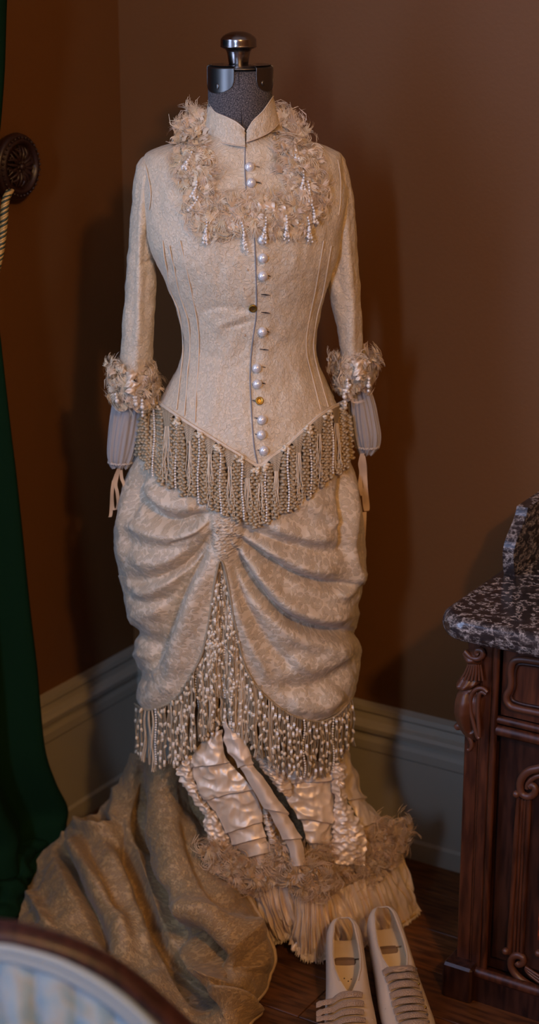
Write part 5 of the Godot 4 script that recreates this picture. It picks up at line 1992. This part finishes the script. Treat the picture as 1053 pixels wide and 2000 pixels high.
func build_washstand() -> void:
	var t := thing("washstand", room(1.3, 0, 0.19), "carved dark walnut washstand cabinet standing under the marble top", "cabinet")
	var body := MB.new()
	slab(Vector3(ST_R + 0.012, 0.05, 0.03), Vector3(1.75, ST_H, ST_S - 0.02), body)
	part("body", body, M.wood_dark, t)
	# corner post with reeded edges
	var post := MB.new()
	var r0 := ST_R
	for k in [[0.0, 0.024, ST_S - 0.002], [0.027, 0.044, ST_S + 0.002]]:
		var m := room_x(r0 + (k[0] + k[1]) / 2, 0.335, ST_S - 0.03)
		post.box(m, Vector3((k[1] - k[0]) / 2, 0.285, 0.03 + (k[2] - ST_S)), 0.002)
	part("corner_post", post, M.wood, t)
	var reed := MB.new()
	reed.tube(PackedVector3Array([room(r0 + 0.0505, 0.055, ST_S + 0.001), room(r0 + 0.0505, 0.62, ST_S + 0.001)]), 0.0055, 10)
	reed.tube(PackedVector3Array([room(r0 + 0.0255, 0.055, ST_S - 0.002), room(r0 + 0.0255, 0.62, ST_S - 0.002)]), 0.002, 8)
	part("reed", reed, M.wood, t)
	# drawer front with a raised shaped moulding
	var dr := MB.new()
	slab(Vector3(r0 + 0.058, 0.50, ST_S - 0.03), Vector3(1.62, ST_H - 0.005, ST_S - 0.006), dr)
	var drawer := part("drawer", dr, M.wood, t)
	var dm := tube_on([1100, 1300, 1045, 1291, 1015, 1288, 1002, 1294, 998, 1310, 999, 1330, 997, 1345, 990, 1358, 991, 1370, 1000, 1380, 1020, 1386, 1050, 1392, 1100, 1402], ST_S - 0.003, 0.0058)
	part("drawer_moulding", dm, M.carved, drawer)
	var di := tube_on([1100, 1309, 1045, 1300, 1018, 1297, 1010, 1302, 1006, 1318, 1006, 1340, 1002, 1352, 999, 1360, 1004, 1369, 1024, 1376, 1050, 1381, 1100, 1391], ST_S - 0.005, 0.003)
	part("drawer_moulding", di, M.wood_dark, drawer)
	# two half-round rails under the drawer
	for k in 2:
		var rb := MB.new()
		var y := [0.4925, 0.475][k] as float
		rb.tube(PackedVector3Array([room(r0 + 0.055, y, ST_S - 0.003), room(1.64, y, ST_S - 0.003)]), [0.0065, 0.009][k], 10)
		part("rail", rb, M.wood, t)
	# door with a sunken burl panel
	var dd := MB.new()
	slab(Vector3(r0 + 0.058, 0.075, ST_S - 0.032), Vector3(1.62, 0.466, ST_S - 0.012), dd)
	var door := part("door", dd, M.wood_dark, t)
	var bp := MB.new()
	slab(Vector3(r0 + 0.135, 0.13, ST_S - 0.02), Vector3(1.50, 0.40, ST_S - 0.010), bp)
	part("door_panel", bp, M.burl, door)
	for k in [[1014, 1556, 995, 1862, 0.0052], [1021, 1560, 1004, 1864, 0.003], [1027, 1562, 1011, 1866, 0.003], [1034, 1562, 1019, 1868, 0.0042]]:
		part("door_moulding", tube_on([k[0], k[1], (k[0] + k[2]) / 2.0, (k[1] + k[3]) / 2.0, k[2], k[3]], ST_S - 0.009, k[4], 4), M.wood, door)
	# C-scrolls at the panel's corners
	var up := [1110, 1496, 1075, 1498, 1053, 1501, 1034, 1506, 1021, 1518, 1016, 1534, 1020, 1550, 1032, 1556, 1043, 1551, 1046, 1541, 1041, 1534, 1035, 1537]
	var n := (up.size() / 2 - 1) * 6 + 1
	var rad := PackedFloat32Array()
	for k in n: rad.append(lerpf(0.0075, 0.0052, float(k) / n))
	part("scroll", tube_on(up, ST_S - 0.006, rad), M.carved, door)
	part("scroll", tube_on([1110, 1510, 1060, 1514, 1042, 1520, 1032, 1530, 1030, 1540], ST_S - 0.008, 0.0045), M.carved, door)
	var lo := [1110, 1972, 1075, 1950, 1053, 1936, 1030, 1922, 1010, 1906, 999, 1888, 1000, 1872, 1010, 1866, 1021, 1870, 1022, 1880, 1014, 1884, 1009, 1879]
	part("scroll", tube_on(lo, ST_S - 0.006, rad), M.carved, door)
	for k in 3:
		var o := 6.0 + k * 6.0
		part("scroll_groove", tube_on([1110, 1958 - o * 1.5, 1075, 1938 - o, 1053, 1924 - o, 1034, 1908 - o * 0.8, 1026, 1894 - o * 0.3], ST_S - 0.009, 0.0026), M.carved, door)
	for q in [[1009, 1551], [988, 1858], [1052, 1862]]:
		var kb := MB.new()
		ball(kb, sp(q[0], q[1], ST_S - 0.003), 0.0062, true)
		part("bead_stud", kb, M.carved, door)
	# plinth
	var pb := MB.new()
	slab(Vector3(r0 - 0.002, 0.0, 0.02), Vector3(1.75, 0.045, ST_S + 0.012), pb)
	var pm := part("plinth", pb, M.wood_dark, t)
	var mo := MB.new()
	mo.tube(PackedVector3Array([room(r0, 0.05, ST_S + 0.006), room(1.7, 0.05, ST_S + 0.006)]), 0.009, 10)
	part("plinth_moulding", mo, M.wood, pm)
	var bl := MB.new()
	bl.box(room_x(r0 + 0.014, 0.03, ST_S - 0.008), Vector3(0.026, 0.032, 0.034), 0.004)
	part("corner_block", bl, M.wood_dark, pm)
	build_corbel(t)

# the carved acanthus bracket on the corner post
func build_corbel(t: Node3D) -> void:
	var c := MB.new()
	# lofted body: py, left px, right px, projection
	var sec := [[1268, 908, 946, 0.004], [1276, 905, 944, 0.014], [1286, 912, 940, 0.018], [1296, 916, 940, 0.012], [1310, 910, 944, 0.016], [1322, 900, 946, 0.024], [1330, 896, 944, 0.030], [1335, 900, 938, 0.030], [1340, 904, 936, 0.018], [1350, 897, 946, 0.024], [1365, 893, 950, 0.029], [1385, 892, 948, 0.030], [1400, 895, 944, 0.026], [1415, 900, 940, 0.020], [1430, 908, 936, 0.013], [1440, 914, 934, 0.008], [1446, 918, 932, 0.002]]
	var nu := 25
	var p := PackedVector3Array()
	var uv := PackedVector2Array()
	var per := 4
	for b in (sec.size() - 1) * per + 1:
		var f := float(b) / per
		var k := mini(int(f), sec.size() - 2)
		var q = sec[k]
		var w = sec[k + 1]
		var g := f - k
		for a in nu:
			var u := float(a) / (nu - 1)
			var ang := PI - PI * u
			var x := lerpf(lerpf(q[1], w[1], g), lerpf(q[2], w[2], g), 0.5 - 0.5 * cos(ang) * -1.0)
			x = lerpf(lerpf(q[1], w[1], g), lerpf(q[2], w[2], g), (1.0 - cos(PI * u)) / 2.0)
			var y := lerpf(q[0], w[0], g)
			var d := lerpf(q[3], w[3], g) * sin(PI * u)
			var flute := 0.0
			if y > 1294 and y < 1336: flute = 0.0022 * sin(u * 26.0) * (y - 1294) / 42.0
			if y > 1345 and y < 1425: flute = -0.006 * exp(-pow((u - 0.62) / 0.10, 2.0)) + 0.002 * sin(u * 16.0)
			p.append(sp(x, y, ST_S) + LD * (d + flute) )
			uv.append(Vector2(u * 0.05, y * 0.001))
	c.grid(p, nu, (sec.size() - 1) * per + 1, uv)
	var o := part("corbel", c, M.carved, t, "carved acanthus bracket on the corner post")
	# volutes and the C-shaped recess
	part("volute", tube_on([908, 1272, 920, 1284, 934, 1287, 943, 1280, 941, 1271, 933, 1270, 931, 1276, 935, 1279], ST_S + 0.012, 0.0045), M.carved, o)
	part("volute", tube_on([952, 1352, 944, 1345, 934, 1345, 924, 1352, 919, 1368, 920, 1390, 926, 1415, 932, 1436, 936, 1442], ST_S + 0.019, 0.0035), M.carved, o)
	part("volute", tube_on([950, 1356, 942, 1352, 936, 1358, 934, 1375, 934, 1400, 936, 1425, 936, 1440], ST_S + 0.018, 0.0035), M.carved, o)
	part("volute", tube_on([892, 1424, 896, 1418, 903, 1420, 910, 1430, 918, 1442, 922, 1455, 918, 1464, 913, 1464], ST_S + 0.006, PackedFloat32Array([0.003, 0.004, 0.005, 0.006, 0.0065, 0.0065, 0.006, 0.006, 0.006, 0.006, 0.006, 0.006, 0.0055, 0.0055, 0.0055, 0.005, 0.005, 0.005, 0.005, 0.0045, 0.0045, 0.0045, 0.004, 0.004, 0.004, 0.004, 0.004, 0.004, 0.004, 0.0035, 0.0035, 0.0035, 0.0035, 0.003, 0.003, 0.003, 0.003, 0.003, 0.003, 0.003, 0.003, 0.002, 0.002])), M.carved, o)
	for k in 7:
		var u := k / 6.0
		part("flute", tube_on([lerpf(916, 938, u), 1298, lerpf(909, 941, u), 1314, lerpf(900, 943, u), 1329], ST_S + 0.010 + 0.014 * sin(PI * (0.15 + 0.7 * u)), 0.0024, 4, 6), M.carved, o)

func build_marble() -> void:
	var t := thing("marble_top", room(1.3, ST_H, 0.2), "black marble slab with white flecks and a stepped side splash, on the washstand", "marble top")
	var y0 := ST_H
	var th := 0.038
	# outline in room coordinates with a rounded front left corner, and a bullnose edge all round
	var out := PackedVector2Array()
	var l := 0.866
	var f := 0.425
	var rc := 0.055
	out.append(Vector2(1.85, 0.02))
	out.append(Vector2(l + 0.004, 0.02))
	for k in 14:
		var a := PI * k / 26.0
		out.append(Vector2(l + rc - rc * cos(a), f - rc + rc * sin(a)))
	out.append(Vector2(1.85, f))
	var prof := []
	for k in 11:
		var a := PI * k / 10.0
		prof.append([-0.014 * (1.0 - sin(a)), th * (1.0 + cos(a)) / 2.0])
	var m := out.size()
	var p := PackedVector3Array()
	var uv := PackedVector2Array()
	var cen := Vector2(1.4, 0.2)
	for q in prof:
		for k in m:
			var d := (out[mini(k + 1, m - 1)] - out[maxi(k - 1, 0)]).normalized()
			var nn := Vector2(-d.y, d.x)
			if nn.dot(out[k] - cen) < 0: nn = -nn
			if k == 0 or k == m - 1: nn = Vector2(0, nn.y)
			var w: Vector2 = out[k] + nn * q[0]
			p.append(room(w.x, y0 + q[1], w.y))
			uv.append(w)
	var mb := MB.new()
	mb.grid(p, m, prof.size(), uv)
	for s in 2:
		var c := mb.vert(room(cen.x, y0 + (th if s == 0 else 0.0), cen.y), Vector3.UP if s == 0 else Vector3.DOWN)
		var base := 0 if s == 0 else (prof.size() - 1) * m
		var k0 := mb.v.size()
		for k in m: mb.vert(p[base + k], Vector3.UP if s == 0 else Vector3.DOWN)
		for k in m:
			var e := (k + 1) % m
			if s == 0: mb.tri(c, k0 + e, k0 + k)
			else: mb.tri(c, k0 + k, k0 + e)
	part("slab", mb, M.marble, t)
	# side splash: an upright board running back to the wall, its top stepping up in ogee curves
	var top := y0 + th
	var front := (PS(998, 1120, 0.3) - CORNER).dot(RD)
	var sx := 0.894
	var s1 := 0.2
	var shape := smooth2(pl([s1, 0.0, s1 + 0.006, 0.018, s1 + 0.008, 0.042, s1 - 0.002, 0.060, s1 - 0.020, 0.076, s1 - 0.034, 0.090, s1 - 0.040, 0.103]), 4)
	shape.append(Vector2(0.0, 0.106))
	shape.append(Vector2(0.0, 0.0))
	var sb := MB.new()
	var wd := 0.0095
	var ns := shape.size()
	for side in [-1.0, 1.0]:
		var idx := Geometry2D.triangulate_polygon(shape)
		var k0 := sb.v.size()
		for q in shape: sb.vert(room(sx + side * wd, top + q.y, q.x), RD * side)
		for k in range(0, idx.size(), 3):
			if side > 0: sb.tri(k0 + idx[k], k0 + idx[k + 1], k0 + idx[k + 2])
			else: sb.tri(k0 + idx[k], k0 + idx[k + 2], k0 + idx[k + 1])
	for k in ns - 1:
		var d := (shape[k + 1] - shape[k]).normalized()
		var nn := (LD * d.y - Vector3.UP * d.x).normalized()
		var e := sb.v.size()
		for q in [shape[k], shape[k + 1]]:
			for side in [-1.0, 1.0]: sb.vert(room(sx + side * wd, top + q.y, q.x), nn)
		sb.tri(e, e + 2, e + 1); sb.tri(e + 1, e + 2, e + 3)
	part("side_splash", sb, M.marble, t)
	var bb := MB.new()
	bb.box(room_x(1.4, top + 0.08, 0.0105), Vector3(0.44, 0.08, 0.0095), 0.002)
	part("back_splash", bb, M.marble, t)

# ---------- chair in the near corner of the picture
func build_chair() -> void:
	var z := 1.33
	var t := thing("armchair", Vector3(-0.3, 0, z), "pale blue channel-tufted chair back with a curved brown wooden rim", "chair")
	var rim := smooth2(pl([-420, 1905, -300, 1850, -180, 1818, -80, 1806, 0, 1808, 60, 1818, 130, 1838, 200, 1868, 260, 1905, 320, 1955, 372, 2003, 430, 2064, 470, 2120]), 6)
	var inner := smooth2(pl([-420, 1960, -300, 1898, -180, 1862, -80, 1842, 0, 1838, 60, 1850, 120, 1870, 185, 1905, 240, 1945, 290, 1992, 330, 2040, 376, 2100, 410, 2160]), 6)
	for k in rim.size(): rim[k].y += 9.0
	for k in inner.size(): inner[k].y += 9.0
	# the rim: a rounded rail swept along the curve
	var line := PackedVector3Array()
	for k in rim.size():
		var q := rim[k].lerp(inner[k], 0.22)
		line.append(P(q.x, q.y - 3, z + 0.0))
	var mb := MB.new()
	mb.tube(line, 0.0105, 14, Color.WHITE, true, 1.5)
	part("rim", mb, M.chair_wood, t)
	var wl := PackedVector3Array()
	for q in inner: wl.append(P(q.x, q.y + 2, z + 0.012))
	var wb := MB.new()
	wb.tube(wl, 0.0065, 10)
	var wl2 := PackedVector3Array()
	for q in inner: wl2.append(P(q.x - 3, q.y + 20, z + 0.012))
	wb.tube(wl2, 0.0055, 10)
	part("welt", wb, M.chair_welt, t)
	# upholstered inside back: channels fanning down
	var net := []
	for b in 7:
		var row := PackedVector3Array()
		for k in range(0, inner.size(), 3):
			var q := inner[k]
			var top := P(q.x - 2, q.y + 14, z + 0.010)
			var c := Vector3(lerpf(top.x, -0.24, 0.06 * b), top.y - 0.065 * b, z + 0.010 + 0.022 * sin(minf(b * 0.4, 1.5)))
			row.append(c)
		net.append(row)
	var up := sheet(net, 220, 90, func(u, v, p, px): return 0.015 * (pow(absf(sin(u * PI * 9.0 + 0.5 - v * 1.1)), 0.55) - 0.7) * minf(1.0, v * 5.0 + 0.25) + noise.get_noise_3d(p.x * 20, p.y * 20, p.z * 20) * 0.002)
	part("upholstery", up, M.chair_cloth, t)
	# outside back and legs, below the frame
	var bk := []
	for b in 2:
		var row := PackedVector3Array()
		for k in range(0, inner.size(), 3):
			var q := inner[k]
			var top := P(q.x - 2, q.y + 10, z - 0.012)
			row.append(Vector3(top.x, top.y if b == 0 else 0.36, z - 0.014))
		bk.append(row)
	part("back_cover", sheet(bk, 80, 8, null, [], true), M.chair_cloth, t)
	var seat := MB.new()
	seat.box(Transform3D(Basis(), Vector3(-0.27, 0.38, z + 0.24)), Vector3(0.28, 0.06, 0.24), 0.03)
	part("seat", seat, M.chair_cloth, t)
	for q in [[-0.5, 0.02], [-0.04, 0.02], [-0.5, 0.44], [-0.04, 0.44]]:
		var lg := MB.new()
		lg.tube(PackedVector3Array([Vector3(q[0], 0.34, z + q[1]), Vector3(q[0], 0.2, z + q[1]), Vector3(q[0], 0.0, z + q[1] + 0.01)]), PackedFloat32Array([0.026, 0.022, 0.014]), 12)
		part("leg", lg, M.chair_wood, t)

# ---------- shoes
func build_shoe(which: int) -> void:
	# own axes: x right, y up, z from heel to toe
	var heel: Vector3 = [Vector3(0.121, 0, 0.202), Vector3(0.186, 0, 0.168)][which]
	var turn: float = [0.03, 0.155][which]
	var x := Transform3D(Basis(Vector3.UP, turn), heel)
	var t := thing("shoe", heel, ["white leather shoe with its glittery straps hanging loose on the left", "white leather shoe with its glittery straps buttoned across, beside the pleated hem"][which], "shoe", "")
	var L := 0.275
	# z fraction, half width, sole height, top height, half opening
	var sec := [[0.0, 0.018, 0.062, 0.108, 0.004], [0.015, 0.024, 0.062, 0.110, 0.010], [0.06, 0.029, 0.059, 0.106, 0.0165], [0.15, 0.031, 0.051, 0.094, 0.0205], [0.26, 0.0325, 0.038, 0.083, 0.0225], [0.36, 0.034, 0.025, 0.076, 0.021], [0.45, 0.036, 0.013, 0.070, 0.015], [0.52, 0.038, 0.006, 0.065, 0.007], [0.57, 0.0395, 0.003, 0.060, 0.0006], [0.66, 0.041, 0.002, 0.049, 0.0], [0.76, 0.041, 0.002, 0.041, 0.0], [0.86, 0.037, 0.002, 0.034, 0.0], [0.94, 0.029, 0.003, 0.027, 0.0], [0.985, 0.016, 0.005, 0.02, 0.0], [1.0, 0.003, 0.008, 0.013, 0.0]]
	var lerp_sec := func(f: float) -> Array:
		var k := 0
		while k < sec.size() - 2 and f > sec[k + 1][0]: k += 1
		var a = sec[k]
		var b = sec[k + 1]
		var q = sec[maxi(k - 1, 0)]
		var w = sec[mini(k + 2, sec.size() - 1)]
		var g: float = clampf((f - a[0]) / (b[0] - a[0]), 0, 1)
		var r := []
		for j in range(1, 5): r.append(maxf(0.0, cubic_interpolate(a[j], b[j], q[j], w[j], g)) if j != 4 else lerpf(a[j], b[j], g))
		return r
	var nu := 41
	var nv := 110
	for layer in 2:
		var p := PackedVector3Array()
		var uv := PackedVector2Array()
		for b in nv:
			var f := pow(float(b) / (nv - 1), 1.25)
			var s: Array = lerp_sec.call(f)
			var inset := 0.0 if layer == 0 else 0.0022
			for a in nu:
				var u := float(a) / (nu - 1) * 2.0 - 1.0        # -1 left lip .. 0 under the sole .. 1 right lip
				var sg := signf(u)
				var w := absf(u)
				var pt: Vector2
				if w < 0.35: pt = Vector2(s[0] * 0.82 * w / 0.35, s[1])
				elif w < 0.6:
					var g := (w - 0.35) / 0.25
					pt = Vector2(s[0] * (0.82 + 0.18 * sin(g * PI / 2)), lerpf(s[1], lerpf(s[1], s[2], 0.42), g))
				else:
					var g := (w - 0.6) / 0.4
					var y1 := lerpf(s[1], s[2], 0.42)
					pt = Vector2(lerpf(s[3], s[0], pow(cos(g * PI / 2), 0.8)), lerpf(y1, s[2], sin(g * PI / 2)))
				pt.x = maxf(0.0, pt.x - inset)
				var y := pt.y + (inset if w < 0.6 else 0.0)
				if layer == 1 and w > 0.97: y -= 0.0
				p.append(x * Vector3(sg * pt.x, y, f * L))
				uv.append(Vector2(u * 0.05, f * L))
		var mb := MB.new()
		mb.grid(p, nu, nv, uv, PackedByteArray(), false, layer == 0)
		var o := part(["upper", "lining"][layer], mb, [M.leather, M.lining][layer], t)
		if layer == 0:
			# bound edge of the opening
			var lip := PackedVector3Array()
			for b in range(58, -1, -1): lip.append(p[b * nu])
			for b in 59: lip.append(p[b * nu + nu - 1])
			var lb := MB.new()
			lb.tube(lip, 0.0013, 6)
			part("binding", lb, M.leather, o)
			# side seam
			for sd in 2:
				var sm := MB.new()
				var ln := PackedVector3Array()
				for k in 8:
					var s: Array = lerp_sec.call(0.70 - 0.025 * k / 7.0)
					var g := k / 7.0
					ln.append(x * Vector3((sd * 2 - 1) * lerpf(s[0] + 0.0004, s[0] * 0.8, g * g), lerpf(0.006, s[2] * 0.82, g), (0.72 - 0.05 * g) * L))
				sm.tube(ln, 0.0008, 5)
				part("side_seam", sm, M.lace, o)
	# insole with a heel pad
	for k in 2:
		var p := PackedVector3Array()
		var uv := PackedVector2Array()
		var f0: float = [0.16, 0.012][k]
		var f1: float = [0.62, 0.15][k]
		for b in 24:
			var f := lerpf(f0, f1, b / 23.0)
			var s: Array = lerp_sec.call(f)
			for a in 11:
				var u := a / 5.0 - 1.0
				p.append(x * Vector3(u * s[0] * 0.86, s[1] + 0.005 + 0.002 * u * u + (0.0 if k == 0 else 0.0005), f * L))
				uv.append(Vector2(u * 0.03, f * L))
		var mb := MB.new()
		mb.grid(p, 11, 24, uv)
		part("insole" if k == 0 else "heel_pad", mb, M.insole if k == 0 else M.lining, t)
	if which == 0:
		var dots := MB.new()
		for q in [[0.27, -0.003], [0.275, 0.008], [0.287, 0.003]]:
			var s: Array = lerp_sec.call(q[0])
			ball(dots, x * Vector3(q[1], s[1] + 0.0052, q[0] * L), 0.0011)
		part("insole_hole", dots, M.slit, t)
	# sole and heel
	var so := MB.new()
	var sp_ := PackedVector3Array()
	var suv := PackedVector2Array()
	for b in 40:
		var f := b / 39.0
		var s: Array = lerp_sec.call(f)
		for a in 9:
			var u := a / 4.0 - 1.0
			sp_.append(x * Vector3(u * s[0] * 0.9, s[1] - 0.002 * (1.0 - u * u) + 0.0005, f * L))
			suv.append(Vector2(u, f))
	so.grid(sp_, 9, 40, suv)
	so.box(x * Transform3D(Basis(), Vector3(0, 0.029, 0.028)), Vector3(0.020, 0.029, 0.024), 0.005)
	part("sole", so, M.sole, t)
	# the glitter yoke over the vamp and its straps with dark openings between
	var over := func(f: float, u: float, lift: float) -> Vector3:      # the top of the vamp, u across
		var s: Array = lerp_sec.call(f)
		var g := acos(clampf(absf(u), 0, 1)) / (PI / 2)
		var half: float = lerpf(s[3], s[0], pow(cos(g * PI / 2), 0.8))
		var y1 := lerpf(s[1], s[2], 0.42)
		var top := lerpf(y1, s[2] if s[3] < 0.002 else s[2], sin(g * PI / 2)) 
		return x * Vector3(signf(u) * half, top + lift, f * L)
	var f_from: float = [0.575, 0.475][which]
	var n: int = [6, 8][which]
	for k in n:
		var f := f_from + k * 0.052
		var sb := MB.new()
		var gap := PackedVector3Array()
		var p := PackedVector3Array()
		var uv := PackedVector2Array()
		var a0: float = [-0.92, -0.52][which]
		var a1: float = [0.40, 0.60][which] + 0.04 * (k % 2)
		for a in 25:
			var e := a / 24.0
			var u := lerpf(a0, a1, e)
			var skew: float = [0.030 * (0.5 - e) * -1.0 - 0.012, 0.006 * sin(e * PI)][which] if which == 0 else 0.008 * sin(e * PI)
			if which == 0: skew = 0.035 * (0.55 - e) * 1.0
			var wid := 0.0205 * (0.86 + 0.14 * sin(e * PI)) + (0.004 * sin(e * 40.0) if (e < 0.12) else 0.0)
			for b in 4:
				var fb := f + skew + (b / 3.0 - 0.5) * 2.0 * wid
				var lift := 0.0035 + 0.0035 * sin(e * PI) + (0.002 if b == 1 or b == 2 else 0.0) + (0.006 * maxf(0.0, 0.25 - e) * 4.0 if which == 0 else 0.0)
				var end := maxf(0.0, 0.2 - e) / 0.2 if which == 0 else 0.0
				p.append(over.call(clampf(fb, 0.3, 0.98), u, lift) + x.basis * Vector3(-0.016 * end, 0.004 * end, 0.003 * sin(k * 2.0) * end))
				uv.append(Vector2(e * 0.06, b * 0.004))
		sb.grid(p, 4, 25, uv, PackedByteArray(), false, true)
		var st := part("strap", sb, M.glitter, t)
		# dark lens-shaped opening under each strap
		var ob := MB.new()
		var line := PackedVector3Array()
		var rad := PackedFloat32Array()
		for a in 9:
			var e := a / 8.0
			line.append(over.call(clampf(f + 0.026 + 0.012 * (0.5 - e) * (2.0 if which == 0 else 0.4), 0.3, 0.97), lerpf(-0.42, 0.36, e), 0.0016))
			rad.append(0.0006 + 0.0026 * sin(e * PI))
		ob.tube(line, rad, 6, Color.WHITE, true, 0.45)
		part("strap_opening", ob, M.slit, t)
		# small button where the strap fastens
		var bt := MB.new()
		ball(bt, over.call(f, [-0.86, 0.56][which], 0.007), 0.0024)
		part("strap_button", bt, M.brass if k % 3 == 2 else M.glitter, st)

func _ready() -> void:
	build_camera_and_light()
	noise.seed = 3
	noise.noise_type = FastNoiseLite.TYPE_SIMPLEX_SMOOTH
	noise.frequency = 1.0
	noise.fractal_octaves = 2
	noise2.seed = 9
	noise2.noise_type = FastNoiseLite.TYPE_SIMPLEX_SMOOTH
	noise2.frequency = 1.0
	noise2.fractal_octaves = 1
	sph_hi = unit_sphere(24, 14)
	sph_lo = unit_sphere(8, 6)
	make_materials()
	build_room()
	define_bodies()
	build_form()
	build_bodice()
	build_skirt()
	build_curtain()
	build_washstand()
	build_marble()
	build_shoe(0)
	build_shoe(1)
	build_chair()
